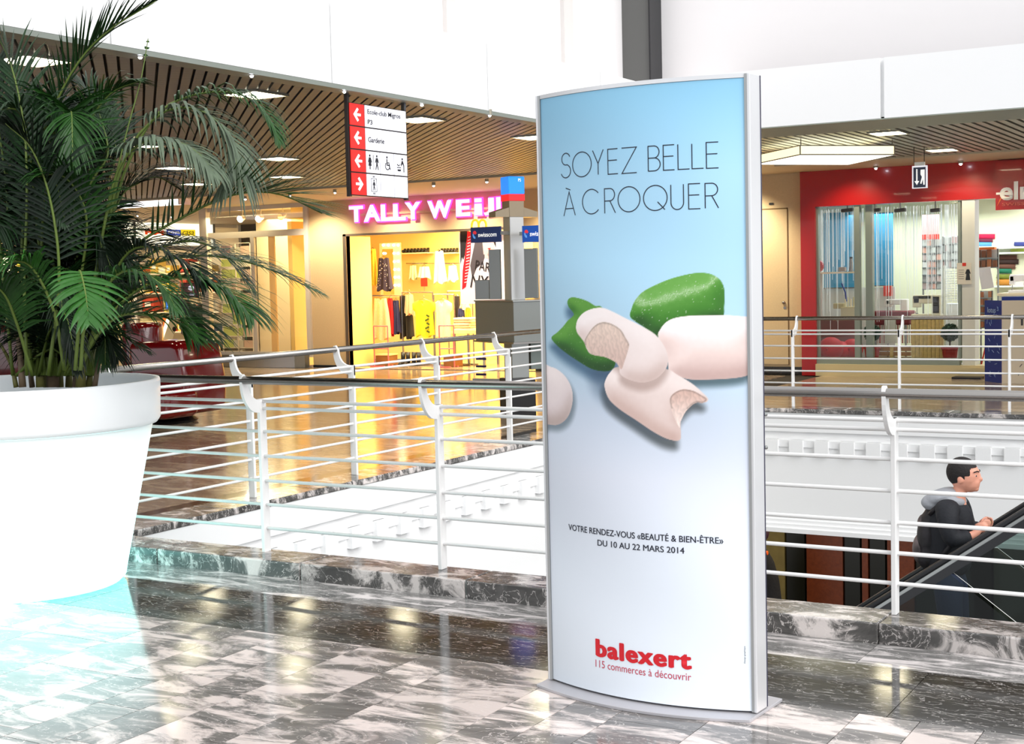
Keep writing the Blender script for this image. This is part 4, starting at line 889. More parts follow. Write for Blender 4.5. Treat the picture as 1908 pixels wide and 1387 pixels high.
# service door in the cream wall
x0, x1 = at_y(1385, 540, YW-.04).x, at_y(1468, 540, YW-.04).x
dr = structure(MB().box(x0, x1, YW-.052, YW-.04, .16, 2.58).build('door_1', M_CREAM))
MB().box(x0-.012, x0, YW-.05, YW-.038, .15, 2.6).box(x1, x1+.012, YW-.05, YW-.038, .15, 2.6).box(x0-.012, x1+.012, YW-.05, YW-.038, 2.58, 2.60).build('door_gap', mat('brown_gap', rgb(110, 84, 50), .7), dr)
p = at_y(1460, 564, YW-.07); MB().sph(p, .028, 12).tube([p, p+Vector((0, .05, 0))], .012, 8).build('door_knob', M_STEEL, dr, smooth=True)
p = at_y(1462, 574, YW-.055); MB().tube([p, p+Vector((0, .03, 0))], .022, 12).build('lock', M_STEEL, dr)
x0, x1, z0, z1 = ry(1433, 378, 1441, 382, YW-.05)
vp = thing('wall_plate', ((x0+x1)/2, YW-.045, z0), 'tiny black plate on the cream wall above the service door', 'plate'); MB().box(x0, x1, YW-.055, YW-.04, z0, z1).build('plate', M_BLACK, vp)

# ---- clothes shop
M_YEL = mat('warm_shop_wall', rgb(240, 205, 120), .7); M_YELP = mat('yellow_panel', rgb(250, 215, 130), .5)
shop = structure(MB().box(-17.4, -17.3, YW+.15, 24.0, 0, 2.8).box(-17.3, -11.8, 23.9, 24.0, 0, 2.8).box(-11.9, -11.8, YW+.15, 24, 0, 2.8).build('wall_back', M_YEL))
structure(MB().box(-17.4, -11.8, YW+.15, 24.0, 2.85, 2.95).build('ceiling', M_YEL))
structure(MB().box(-15.93, -15.88, YW-.01, 21.95, .05, 2.46).build('door_2', M_YELP))
structure(MB().box(-15.95, -15.88, YW-.03, YW+.1, .0, 2.5).box(-15.95, -11.85, YW-.03, YW+.1, 2.46, 2.5).build('trim_10', mat('dark_steel_trim', rgb(110, 96, 84), .4, .5)))
ls = thing('shop_sign', (-14.0, YW-.1, 2.7), 'glowing pink TALLY WEiJL letters above the clothes shop opening', 'sign')
M_PK = mat('pink_neon_face', (1, .6, 1), .4, emit=(1, .60, 1), es=1.35); M_PKS = mat('pink_neon_side', (1, .1, .8), .4, emit=(1, .05, .75), es=1.6)
for ch, a, b, t, bt in (('T', 652, 678, 383, 415), ('A', 679, 710, 381, 414), ('L', 711, 733, 380, 413), ('L', 734, 757, 379, 412), ('Y', 756, 785, 376, 410), ('W', 798, 843, 373, 407), ('E', 851, 877, 371, 404), ('i', 884, 899, 369, 402), ('J', 903, 922, 368, 402), ('L', 926, 948, 366, 400)):
    Yl = YW-.10; xm = (a+b)/2; p0, p1 = at_y(a, bt, Yl), at_y(b, t, Yl); z0 = at_y(xm, bt-1, Yl).z; z1 = at_y(xm, t+1, Yl).z
    lo = MB().box(p0.x+.02, p1.x-.02, Yl-.02, Yl, z0, z0+(z1-z0)*.68).box(p0.x+.02, p1.x-.02, Yl-.02, Yl, z0+(z1-z0)*.78, z1).build('letter', M_PK, ls) if ch == 'i' else text('letter', ch, (p0.x, Yl, z0), (1, 0, 0), (0, 0, 1), p1.x-p0.x-.02, z1-z0, M_PK, ls, .035, .02)
    if ch == 'i': MB().box(p0.x, p1.x, Yl+.0, Yl+.03, z0-.018, z1+.018).build('letter_rim', M_PKS, lo)
    else: text('letter_rim', ch, (p0.x-.02, Yl+.03, z0-.018), (1, 0, 0), (0, 0, 1), p1.x-p0.x+.02, z1-z0+.036, M_PKS, lo, .045, .02)
MB().box(-15.6, -12.35, YW-.07, YW+.001, 2.82, 2.86).build('mount_bar', M_TAN, ls)
structure(MB().box(-24.05, -17.3, 21.3, 27.5, 3.13, 3.2).build('ceiling', M_CREAMC)); structure(MB().box(-24.9, -24.12, 20, 27.4, 0, .2).build('trim_15', M_CREAMC))
def garment(px0, py0, px1, py1, Y, col, kind, label, group=None, cat='clothes', dotted=None):
    x0, x1, z0, z1 = ry(px0, py0, px1, py1, Y); cx = (x0+x1)/2; w = abs(x1-x0)/2; h = z1-z0
    t = thing(kind, (cx, Y, z1+.06), label, cat, group)
    m = MB(); NU, NV = 14, 12; V = []
    rg = random.Random(px0*7+py0); ph = rg.uniform(0, 6)
    prof = {'dress': lambda v: .62+.12*math.sin(v*3)+.28*v, 'tee': lambda v: 1 if .04 < v < .33 else (.5 if v <= .04 else .72+.1*v), 'trousers': lambda v: .8+.15*v, 'skirt': lambda v: .7+.3*v, 'top': lambda v: .55+.4*v, 'coat': lambda v: .7+.25*v}.get(kind, lambda v: .8)
    for side in (-1, 1):
        for j in range(NV+1):
            v = j/NV; ww = w*prof(v)
            for i in range(NU+1):
                u = -1+2*i/NU; fold = .018*math.sin(u*9+ph+v*1.5)*(.3+v)
                hem = .03*math.sin(u*5+ph)*(v > .95)
                nk = .12*h*max(0, 1-abs(u)*2.2)*(v < .02) if kind in ('tee', 'dress', 'top') else 0
                V.append((cx+ww*u, Y+side*(.045*math.sqrt(max(0, 1-u*u))+.004)+fold, z1-h*v-nk+hem))
    n1 = (NU+1)*(NV+1); F = []
    for j in range(NV):
        for i in range(NU):
            a = j*(NU+1)+i
            if kind == 'trousers' and j > 2 and i == NU//2: continue
            F.append((a, a+1, a+NU+2, a+NU+1)); F.append((n1+a, n1+a+NU+1, n1+a+NU+2, n1+a+1))
    m.add(V, F)
    m.build('cloth', mat('cloth_%d_%d_%d' % col, rgb(*col), .8, bump=(60, .3), var=.12), t, smooth=True)
    MB().tube([(cx-w*.55, Y, z1-.01), (cx, Y, z1+.035), (cx+w*.55, Y, z1-.01)], .005, 5).tube([(cx, Y, z1+.035), (cx, Y, z1+.06), (cx+.015, Y, z1+.075), (cx+.0, Y, z1+.09)], .003, 5).build('hanger', M_STEEL, t)
    if dotted:
        d = MB()
        for k in range(40):
            u, v = rg.uniform(-.8, .8), rg.uniform(.1, .95); d.sph((cx+w*prof(v)*u, Y-.055, z1-h*v), .008, 6)
        o = d.build('dots', mat('dots_%d' % dotted[0], rgb(*dotted), .8), t); o['kind'] = 'stuff'
    return t
G1 = 'clothes hanging in the clothes shop'
garment(687, 464, 703, 531, 22.9, (250, 214, 60), 'dress', 'yellow dress hanging at the far left of the clothes shop', G1)
garment(699, 481, 733, 541, 22.8, (70, 62, 84), 'top', 'long dark dotted top hanging beside the bulb-lit mirror', G1, dotted=(240, 230, 220))
garment(692, 556, 728, 632, 22.0, (244, 208, 160), 'dress', 'peach dress on the front rail left of the red garment', G1)
garment(721, 556, 735, 625, 22.1, (206, 24, 26), 'top', 'narrow bright red garment on the front rail', G1)
garment(730, 560, 747, 621, 22.15, (44, 44, 84), 'top', 'navy garment on the front rail beside the red one', G1)
garment(743, 551, 771, 630, 22.25, (40, 36, 30), 'trousers', 'black trousers hanging on the middle rail', G1)
garment(754, 549, 772, 586, 22.15, (222, 176, 132), 'skirt', 'short nude skirt hanging in front of the black trousers', G1)
yt = garment(769, 560, 812, 627, 21.95, (236, 226, 40), 'tee', 'bright yellow t-shirt with dark print on the front rail', G1)
garment(809, 560, 843, 630, 22.0, (250, 232, 196), 'tee', 'cream tunic hanging right of the yellow t-shirt', G1)
garment(762, 495, 778, 520, 23.6, (214, 216, 160), 'skirt', 'pale green shorts on the upper wall rail', G1)
garment(779, 497, 803, 519, 23.6, (252, 250, 236), 'skirt', 'white shorts on the upper wall rail, left pair', G1)
garment(833, 495, 854, 524, 23.6, (252, 248, 230), 'skirt', 'white shorts on the upper wall rail, right pair', G1)
garment(805, 468, 833, 527, 23.3, (252, 244, 220), 'top', 'white fringed top on the upper wall', G1)
garment(846, 552, 858, 600, 22.6, (36, 30, 34), 'trousers', 'dark trousers hanging by the folded clothes', G1)
garment(856, 560, 876, 575, 22.3, (248, 226, 186), 'top', 'short cream top hanging above the folded clothes', G1)
garment(853, 575, 866, 590, 22.3, (36, 44, 90), 'trousers', 'blue jeans hanging above the folded clothes', G1)
garment(867, 575, 877, 592, 22.3, (226, 150, 30), 'skirt', 'orange skirt hanging above the folded clothes', G1)
x0, x1, z0, z1 = ry(792, 585, 803, 622, 21.9)
for k in range(5): MB().obox(((x0+x1)/2+.01*(-1)**k, 21.885, z0+(z1-z0)*(k+.5)/5), .07+.02*(k % 2), .004, .03, M=Matrix.Rotation(.4*(-1)**k, 3, 'Y')).build('print', mat('print_green', rgb(70, 90, 20), .7), yt)
# rails and stands
def rack(nm, px0, px1, py, Y, zb, label, m=M_STEEL):
    a, b = at_y(px0, py, Y), at_y(px1, py, Y); t = thing(nm, ((a.x+b.x)/2, Y, zb), label, 'clothes rack')
    MB().tube([a, b], .014, 6).build('rail', m, t)
    for x in (a.x, b.x): MB().tube([(x, Y, a.z), (x, Y, zb)], .012, 6).build('upright', m, t)
    MB().box(a.x, b.x, Y-.15, Y-.12, zb, zb+.02).box(a.x, b.x, Y+.12, Y+.15, zb, zb+.02).build('foot', m, t); return t
M_PFR = mat('pink_metal_frame', rgb(232, 120, 130), .35, .2)
rack('clothes_rack', 690, 748, 551, 22.12, 0, 'rail with peach, red and navy garments')
rack('clothes_rack', 749, 806, 545, 22.2, 0, 'rail with black trousers and yellow t-shirt')
rack('clothes_rack', 808, 846, 549, 22.05, 0, 'rail holding the cream tunic')
rack('clothes_rack', 834, 880, 543, 22.35, 0, 'long rail at the right of the clothes shop')
for px0, px1, py, lb in ((696, 722, 608, 'left'), (818, 845, 607, 'right')):
    t = rack('display_stand', px0, px1, py, 21.75, 0, '%s pink metal display frame at the front of the clothes shop' % lb, M_PFR); t['category'] = 'stand'
    a, b = at_y(px0, 650, 21.75), at_y(px1, 650, 21.75); MB().tube([a, b], .012, 6).build('lower_bar', M_PFR, t)
for px0, px1, py0, py1, lb in ((700, 724, 661, 682, 'brown box under the left pink frame'), (826, 846, 661, 674, 'brown box under the right pink frame')):
    x0, x1, z0, z1 = ry(px0, py0, px1, py1, 21.8); t = thing('box', ((x0+x1)/2, 21.9, 0), lb, 'box')
    bevel(MB().box(x0, x1, 21.8, 22.1, 0, .2).build('body', mat('brown_cardboard', rgb(150, 100, 50), .7), t), .005); MB().box(x0-.01, x1+.01, 21.79, 22.11, .2, .225).build('lid', mat('pale_lid', rgb(250, 220, 150), .6), t)
for k, (px, lb) in enumerate(((748, 'left'), (768, 'right'))):
    for s in (0, 1):
        q = at_y(px+9*s, 655, 21.9); t = thing('boot', (q.x, 21.9, 0), 'black boot under the middle rail, %s boot of the %s pair' % (('left', 'right')[s], lb), 'shoe', 'black boots under the rail')
        MB().tube([(q.x, 21.95, .02), (q.x, 21.95, .12), (q.x, 21.96, .26)], [.05, .04, .05], 10).build('shaft', M_BLACK, t, smooth=True); MB().sph((q.x, 21.88, .04), .06, 10, (.7, 1.5, .6)).build('foot', M_BLACK, t, smooth=True)
# mirror with bulbs
x0, x1, z0, z1 = ry(708, 453, 746, 554, 23.4)
t = thing('lit_mirror', ((x0+x1)/2, 23.4, z0), 'dressing mirror framed with round glowing bulbs in the clothes shop', 'mirror')
MB().box(x0, x1, 23.4, 23.45, z0, z1).build('frame', mat('cream_frame', rgb(255, 236, 170), .5), t); MB().box(x0+.08, x1-.16, 23.39, 23.4, z0+.05, z1-.12).build('glass', mat('mirror_glass', (.8, .7, .5), .05, 1), t)
M_BULB = mat('bulb', (1, 1, .9), .3, emit=(1, .97, .85), es=5)
for cx, cy in ((245, 150), (295, 150), (350, 150), (398, 150), (398, 235), (400, 317), (403, 402), (405, 482), (405, 565), (355, 235), (358, 320), (362, 402), (365, 482), (365, 565), (250, 235)):
    q = at_y(670+cx/5.55, 430+cy/5.55, 23.36); MB().sph(q, .026, 8).build('bulb', M_BULB, t, smooth=True)
# shoe shelves
for px0, px1, nsh, lb in ((751, 800, 8, 'left'), (820, 854, 6, 'right')):
    x0, x1, z0, z1 = ry(px0, 471, px1, 473, 23.7); t = thing('shelf', ((x0+x1)/2, 23.75, z0), '%s high wall shelf with black shoes in the clothes shop' % lb, 'shelf')
    MB().box(x0, x1, 23.6, 23.9, z0, z1).build('board', mat('cream_frame', None), t)
    for k in range(nsh):
        x = x0+(x1-x0)*(k+.5)/nsh; s = thing('shoe', (x, 23.68, z1), 'black shoe on the %s high shelf, %s from the left' % (lb, ORD[k]), 'shoe', 'black shoes on the high shelves')
        MB().sph((x, 23.66, z1+.035), .05, 8, (.6, 1.3, .7)).build('upper', M_BLACK, s, smooth=True); MB().box(x-.02, x+.02, 23.70, 23.74, z1, z1+.09).build('heel', M_BLACK, s)
for px0, px1 in ((757, 796), (826, 856)):
    a, b = at_y(px0, 491, 23.62), at_y(px1, 491, 23.62); t = thing('wall_rail', ((a.x+b.x)/2, 23.7, a.z), 'short wall rail for shorts under the %s shoe shelf' % ('left' if px0 < 800 else 'right'), 'rail')
    MB().tube([a, b], .012, 6).build('bar', M_STEEL, t)
    for q in (a, b): MB().tube([q, (q.x, 23.9, q.z)], .008, 6).build('arm', M_STEEL, t)
for i, (px0, py0, px1, py1, Y) in enumerate(((784, 518, 796, 534, 23.2), (868, 516, 878, 533, 21.9))):
    x0, x1, z0, z1 = ry(px0, py0, px1, py1, Y); t = thing('price_card', ((x0+x1)/2, Y, z0), ['red price card below the white shorts', 'red price card beside the fashion poster'][i], 'card')
    MB().box(x0, x1, Y, Y+.01, z0, z1).build('card', mat('red_card', rgb(216, 52, 34), .5), t); MB().tube([((x0+x1)/2, Y+.01, z0), ((x0+x1)/2, Y+.01, z0-.1)], .006, 5).build('stem', M_STEEL, t)
# folded clothes on a table
x0, x1, z0, z1 = ry(840, 617, 877, 622, 22.0)
t = thing('display_table', ((x0+x1)/2, 22.2, 0), 'cream display table with folded clothes at the right of the clothes shop', 'table')
MB().box(x0, x1+.3, 22.0, 22.6, z0, z1).build('top', mat('cream_frame', None), t)
for a in (x0+.04, x1+.25):
    for b in (22.05, 22.55): MB().box(a-.02, a+.02, b-.02, b+.02, 0, z0).build('leg', M_STEELD, t)
for k in range(5):
    s = thing('folded_shirt', ((x0+x1)/2, 22.15, z1+.05*k), 'folded cream shirt on the display table, %s from the bottom' % ORD[k], 'clothes', 'folded shirts on the display table')
    o = MB().box(x0+.03+.01*(k % 2), x1-.02*(k % 3), 22.03, 22.35, z1+.05*k, z1+.05*k+.043).build('cloth', mat('folded_cloth_%d' % (k % 2), (rgb(250, 230, 200), rgb(232, 196, 150))[k % 2], .8), s); bevel(o, .015, 3)
# fashion poster in the window
YP = 21.45; x0, x1, z0, z1 = ry(857, 431, 945, 566, YP)
fp = thing('fashion_poster', ((x0+x1)/2, YP, z0), 'large fashion poster with red stripe and PARIS NYC shirt beside the kiosk', 'poster')
MB().box(x0, x1, YP, YP+.02, z0, z1).build('sheet', mat('poster_white', rgb(238, 228, 236), .5, emit=rgb(238, 228, 236), es=.25), fp)
def ppoly(px, m, lay, nm='print'):
    P = [at_y(a, b, YP-.002*lay) for a, b in px]; n_ = len(P)
    return MB().add([tuple(q) for q in P], [list(range(n_))]).build(nm, m, fp)
MK = mat('poster_black', rgb(36, 30, 38), .5); MRd = mat('poster_red', rgb(226, 28, 40), .5, emit=rgb(226, 28, 40), es=.3); MSk = mat('poster_skin', rgb(244, 206, 200), .5, emit=rgb(244, 206, 200), es=.2)
ppoly([(857, 431), (874, 431), (868, 470), (858, 500)], MK, 1); ppoly([(861, 480), (868, 500), (861, 518), (857, 500)], mat('poster_white', None), 2)
ppoly([(871, 431), (878, 432), (877, 470), (874, 500), (868, 535), (861, 540), (862, 505), (868, 462)], MRd, 3)
for k in range(16): yy = 440+k*5.6; ppoly([(872-k*.45, yy+2), (877-k*.3, yy), (877-k*.3, yy+1.5), (872-k*.45, yy+3.5)], mat('poster_white', None), 4)
ppoly([(886, 445), (905, 438), (906, 470), (900, 490), (888, 500), (880, 520), (876, 495)], mat('poster_grey', rgb(90, 84, 96), .5), 2)
ppoly([(898, 442), (915, 440), (921, 452), (920, 470), (912, 478), (901, 474)], MSk, 5); ppoly([(903, 470), (912, 472), (911, 482), (903, 480)], MSk, 5)
ppoly([(896, 436), (922, 436), (924, 462), (920, 452), (912, 444), (900, 450)], MK, 6)
ppoly([(908, 463), (915, 462), (912, 466)], MRd, 7)
q0 = at_y(885, 502, YP-.012); text('lettering', 'PARIS', (q0.x, YP-.012, q0.z), (1, 0, -.22), (.15, 0, 1), .44, .17, MK, fp, .01, 0)
q0 = at_y(876, 536, YP-.012); text('lettering', 'NYC', (q0.x, YP-.012, q0.z), (1, 0, -.12), (.22, 0, 1), .52, .24, MK, fp, .01, 0)
# yellow arches sign seen above the kiosk's left blade
ya = thing('restaurant_sign', (-8.5, 13.76, 2.2), 'yellow M arches just above the left blue blade sign of the kiosk', 'sign')
for px0, px1 in ((879, 892), (892, 906)):
    pts = []
    for i in range(13):
        w = PI*i/12; a = at_y((px0+px1)/2-(px1-px0)/2*math.cos(w), 424-14*math.sin(w)**.7, 13.77); pts.append(a)
    pts = [at_y(px0-1, 426, 13.77)]+pts+[at_y(px1+1, 426, 13.77)]
    MB().tube(pts, [.012]*len(pts), 8).build('arch', mat('arch_yellow', rgb(250, 214, 50), .4, emit=rgb(250, 214, 50), es=.6), ya, smooth=True)

# ---- glass vestibule and appliance shop
M_WF = mat('white_metal_frame', rgb(206, 196, 186), .4); M_SHELF = mat('shelf_white', rgb(240, 230, 205), .5); M_LITB = mat('lit_sign_box', rgb(255, 250, 215), .5, emit=(1, .96, .74), es=1.15)
w1 = structure(MB().box(-19.42, -19.24, YW-.1, YW+.02, .12, 3.13).box(-19.24, -16.85, YW-.05, YW+.0, 2.52, 2.64).box(-19.24, -16.85, YW-.05, YW, .2, .3).box(-16.85, -16.75, YW-.05, YW, .2, 3.13).box(-19.24, -16.85, YW-.05, YW, 3.05, 3.13).build('window_1', M_WF))
x0, x1 = at_y(473, 560, YW).x, at_y(480, 560, YW).x
MB().box(x0, x1, YW-.05, YW, .3, 2.52).build('mullion', M_WF, w1); x2, x3 = at_y(506, 560, YW).x, at_y(517, 560, YW).x; MB().box(x2, x3, YW-.04, YW-.01, .3, 2.52).build('mullion', mat('warm_frame', rgb(236, 190, 120), .5), w1)
for a, b in ((-19.24, x0), (x1, x2), (x3, -16.85)):
    MB().box(a, b, YW-.03, YW-.02, .3, 2.52).build('pane', M_GLASS, w1)
MB().box(-19.24, -16.85, YW-.03, YW-.02, 2.64, 3.05).build('pane', M_GLASS, w1)
pl = MB(); pts = []
for i in range(17): u = i/16; pts.append((-19.3+u*2.45, YW-.16-.10*math.sin(PI*u)))
pl.add([(x, y, 0) for x, y in pts]+[(x, y, .24) for x, y in pts]+[(-19.3, YW, .24), (-16.85, YW, .24)], [(i, i+1, 18+i, 17+i) for i in range(16)]+[list(range(17, 34))+[35, 34]])
structure(pl.build('trim_11', M_STEEL))
MB().box(-17.05, -16.8, YW-.2, YW-.06, 0, .25).build('end_block', M_STEELD, w1)
structure(MB().box(-19.5, -17.4, 22.9, 23.0, 0, 3.13).build('wall_back', mat('pale_shop_wall', rgb(220, 205, 180), .6)))
structure(MB().box(-17.75, -17.4, 21.9, 22.9, 0, 3.1).build('wall_back', M_YELP))
garment(540, 563, 568, 664, 21.9, (70, 60, 56), 'trousers', 'dark grey jeans hanging behind the warm glass vestibule', None)
def rowbox(nm, x, y0, y1, z, n, hmin, hmax, cols, label, group, cat='box', dx=.25, seed=1, skip=0):
    rg = random.Random(seed); w = (y1-y0)/n
    for k in range(n):
        if rg.random() < skip: continue
        h = rg.uniform(hmin, hmax); c = rg.choice(cols); t = thing(nm, (x, y0+w*(k+.5), z), label % ORD[k % 12], cat, group)
        bevel(MB().box(x-dx, x, y0+w*k+.02, y0+w*(k+1)-.02, z, z+h).build('carton', mat('carton_%d_%d_%d' % c, rgb(*c), .5), t), .004, 1)
        MB().box(x, x+.003, y0+w*k+w*.25, y0+w*(k+1)-w*.25, z+h*.3, z+h*.7).build('label_panel', mat('carton_label', rgb(250, 245, 235), .5), t)
# wall of the shop: plane x = -24 facing the gallery
XF = -24.0
zb0, zb1 = 2.585, 3.12
w2 = structure(MB().box(XF-.1, XF, 15.5, 27, 2.48, zb0).box(XF-.1, XF, 15.5, 27, zb1, 3.2).box(XF-.1, XF+.0, 15.5, 27, 0, .2).build('window_2', M_WF))
structure(MB().box(XF-.12, XF+.06, 15.5, 27, 0, .10).build('baseboard_left', mat('olive_plinth', rgb(150, 130, 84), .5)))
def pyx(px, X=XF): return at_x(px, 450, X).y
for i, (a, b, lb) in enumerate(((-60, 60, 'lit white shop sign box at the far left behind the palm'), (64, 155, 'lit white shop sign box with blue lettering half hidden by the palm'), (160, 249, 'lit white shop sign box with white Fust on orange'), (255, 378, 'lit white shop sign box with Fust nova casa lettering'), (384, 397, 'narrow lit white sign box beside the white post'))):
    y0, y1 = pyx(a), pyx(b); t = thing('light_box', (XF, (y0+y1)/2, zb0), lb, 'sign')
    MB().box(XF-.1, XF+.02, y0+.02, y1-.02, zb0+.01, zb1-.01).build('face', M_LITB, t)
    MB().box(XF-.1, XF+.035, y1-.02, y1+.05, zb0, zb1).build('divider', M_STEELD, t)
    def rxr(q0, r0, q1, r1, m, nm, off): c = rx(q0, r0, q1, r1, XF+off); return MB().box(XF+off-.01, XF+off, c[0], c[1], c[2], c[3]).build(nm, m, t), c
    def tx(s, q0, r0, q1, r1, m, off, o_=.03, **k): c = rx(q0, r0, q1, r1, XF+off); return text('lettering', s, (XF+off, c[0], c[2]), (0, 1, 0), (0, 0, 1), c[1]-c[0], c[3]-c[2], m, t, o_, .004, **k)
    ORG = mat('orange_print', rgb(236, 80, 26), .5, emit=rgb(236, 70, 20), es=.7); BLU = mat('blue_print', rgb(30, 70, 190), .5, emit=rgb(30, 70, 190), es=.5); YLW = mat('yellow_print', rgb(250, 222, 40), .5, emit=rgb(250, 222, 40), es=.6)
    if i == 2: rxr(178, 426, 231, 445, ORG, 'logo_plate', .035); tx('Fust', 186, 430, 227, 441, M_SARW, .04, .05)
    if i == 3:
        tx('Fust', 270, 428, 308, 438, ORG, .035, .06); rxr(311, 428, 337, 439, BLU, 'logo_plate', .035); rxr(337, 428, 364, 439, YLW, 'logo_plate', .035)
        tx('nova', 313, 431, 335, 436, M_SARW, .042, .04); tx('casa', 340, 431, 361, 438, mat('olive_ink', rgb(90, 80, 20), .5), .042, 0, shear=.3)
    if i == 1: rxr(108, 424, 140, 444, BLU, 'logo_plate', .035)
for px in (160, 252, 381, -30, 60):
    y = pyx(px); MB().box(XF-.08, XF+.01, y-.04, y+.04, .2, 2.5).build('mullion', M_WF, w2)
for a, b in ((-30, 60), (60, 160), (160, 252), (252, 381)):
    MB().box(XF-.03, XF-.02, pyx(a)+.04, pyx(b)-.04, .2, 2.5).build('pane', M_GLASS, w2)
structure(MB().box(-28.2, -24.0, 27.5, 27.6, 0, 3.2).build('wall_back', M_SHELF)); structure(MB().box(-28.2, -24.05, 15, 27.5, 3.05, 3.2).build('ceiling', M_SHELF)); structure(MB().box(-28.2, -28.1, 15, 27.5, 0, 3.1).build('wall_left', mat('shop_back_wall', rgb(235, 215, 170), .6)))
CL = [(240, 235, 225), (200, 60, 40), (250, 240, 230), (60, 80, 140), (230, 190, 60), (40, 40, 44), (240, 236, 228), (190, 180, 170), (220, 120, 50)]
for zi, z in enumerate((.35, .9, 1.45, 2.0)):
    t = thing('shop_shelf', (-26.0, 21.5, z-.03), '%s shelf board of the appliance shop, behind the palm' % ('lowest', 'second', 'third', 'top')[zi], 'shelf')
    MB().box(-26.35, -25.9, 20.5, 25.2, z-.03, z).build('board', M_SHELF, t)
    for y in (20.6, 22.3, 25.1): MB().box(-26.35, -26.3, y-.02, y+.02, z-.5, z).build('bracket', M_SHELF, t)
    rowbox('product_box', -25.95, 21.2, 25.0, z, 10, .18, .42, CL, 'product carton on the '+('lowest', 'second', 'third', 'top')[zi]+' shelf half hidden by the palm, %s from the left', 'cartons on the appliance shelves', seed=zi+22, skip=.2)
YB = 27.3
CY = [(250, 238, 190), (240, 120, 60), (250, 240, 215), (90, 110, 150), (236, 196, 90), (200, 70, 50), (245, 240, 230), (190, 176, 160)]
for zi, z in enumerate((.45, .95, 1.45, 1.95)):
    nmz = ('lowest', 'second', 'third', 'top')[zi]
    t = thing('shop_shelf', (-26.2, YB, z-.03), '%s shelf board at the back of the appliance shop, near the white post' % nmz, 'shelf')
    MB().box(-28.1, -24.2, YB-.4, YB+.2, z-.03, z).build('board', M_SHELF, t)
    for x in (-28.0, -26.6, -25.4, -24.3): MB().box(x-.02, x+.02, YB+.1, YB+.2, z-.5, z).build('bracket', M_SHELF, t)
    rg = random.Random(40+zi); x = -28.0; k = 0
    while x < -24.6:
        w = rg.uniform(.18, .42); h = rg.uniform(.16, .40); c = rg.choice(CY)
        if rg.random() > .15:
            q = thing('product_box', (x+w/2, YB-.2, z), 'product carton on the %s back shelf near the white post, %s from the left' % (nmz, ORD[k % 12]), 'box', 'cartons on the back shelves')
            bevel(MB().box(x, x+w-.03, YB-.38, YB-.05, z, z+h).build('carton', mat('carton_%d_%d_%d' % c, rgb(*c), .5), q), .004, 1)
            MB().box(x+w*.2, x+w*.7, YB-.384, YB-.38, z+h*.3, z+h*.7).build('label_panel', mat('carton_label', rgb(250, 245, 235), .5), q)
            k += 1
        x += w
# window display: screen, blue neon, dark rock sculpture, red bag, white ramp
c = rx(340, 527, 371, 555, -24.3); t = thing('television', (-24.3, (c[0]+c[1])/2, c[2]), 'small dark screen showing a pale cup in the shop window', 'television')
bevel(MB().box(-24.36, -24.3, c[0], c[1], c[2], c[3]).build('casing', M_BLACK, t), .008)
MB().box(-24.3, -24.297, c[0]+.03, c[1]-.03, c[2]+.03, c[3]-.03).build('screen', mat('screen_dark', rgb(50, 20, 30), .3, emit=rgb(60, 26, 36), es=.8), t)
MB().sph((-24.29, (c[0]+c[1])/2, (c[2]+c[3])/2+.05), .11, 14, (.02, 1, .6)).sph((-24.29, (c[0]+c[1])/2+.03, (c[2]+c[3])/2-.1), .1, 14, (.02, 1.1, .3)).build('picture', mat('screen_pale', rgb(190, 195, 215), .4, emit=rgb(190, 195, 215), es=.9), t)
MB().tube([(-24.4, (c[0]+c[1])/2, c[2]+.02), (-24.4, (c[0]+c[1])/2, .2)], .03, 8).build('stand', M_STEELD, t)
c = rx(312, 556, 328, 575, -24.4); t = thing('neon_sign', (-24.4, (c[0]+c[1])/2, c[2]), 'bright blue lit panel in the shop window among the palm leaves', 'sign')
MB().box(-24.45, -24.4, c[0], c[1], c[2], c[3]).build('face', mat('blue_neon', rgb(30, 100, 255), .4, emit=rgb(20, 90, 255), es=2.5), t); MB().box(-24.47, -24.45, c[0]-.02, c[1]+.02, c[2]-.02, c[3]+.02).build('back', M_STEELD, t)
MB().tube([(-24.46, (c[0]+c[1])/2, c[2]), (-24.46, (c[0]+c[1])/2, .2)], .02, 6).build('pole', M_STEELD, t)
c = rx(338, 556, 380, 634, -24.35); t = thing('rock_display', (-24.4, (c[0]+c[1])/2, .2), 'dark craggy display piece under the small screen', 'decoration')
rg = random.Random(5); m = MB()
for k in range(16): m.sph((-24.4, rg.uniform(c[0]+.1, c[1]-.05), rg.uniform(c[2], c[3]-.15)), rg.uniform(.08, .17), 7, (.5, 1, 1.3))
m.build('crag', mat('dark_rock', rgb(66, 64, 58), .5, bump=(14, .8), var=.4), t)
c = rx(348, 610, 371, 634, -24.2); t = thing('gift_bag', (-24.2, (c[0]+c[1])/2, .2), 'crumpled red bag on the shop window floor', 'bag')
m = MB()
for k in range(9): m.sph((-24.2, rg.uniform(c[0]+.05, c[1]-.05), rg.uniform(c[2], c[3]-.1)), rg.uniform(.06, .1), 7)
m.build('foil', mat('red_foil', rgb(190, 60, 50), .25, .3), t)
c = rx(300, 595, 318, 638, -24.25); t = thing('floor_speaker', (-24.3, (c[0]+c[1])/2, .2), 'white leaning tower with round black hole in the shop window', 'speaker')
MB().prism([(0, 0), (.32, 0), (.62, c[3]-c[2]), (.3, c[3]-c[2])], (-24.35, c[0], c[2]), (0, 1, 0), (0, 0, 1), (.12, 0, 0)).build('body', M_SHELF, t)
MB().tube([(-24.23, c[0]+.42, c[3]-.25), (-24.21, c[0]+.42, c[3]-.25)], .06, 12).build('driver', M_BLACK, t)
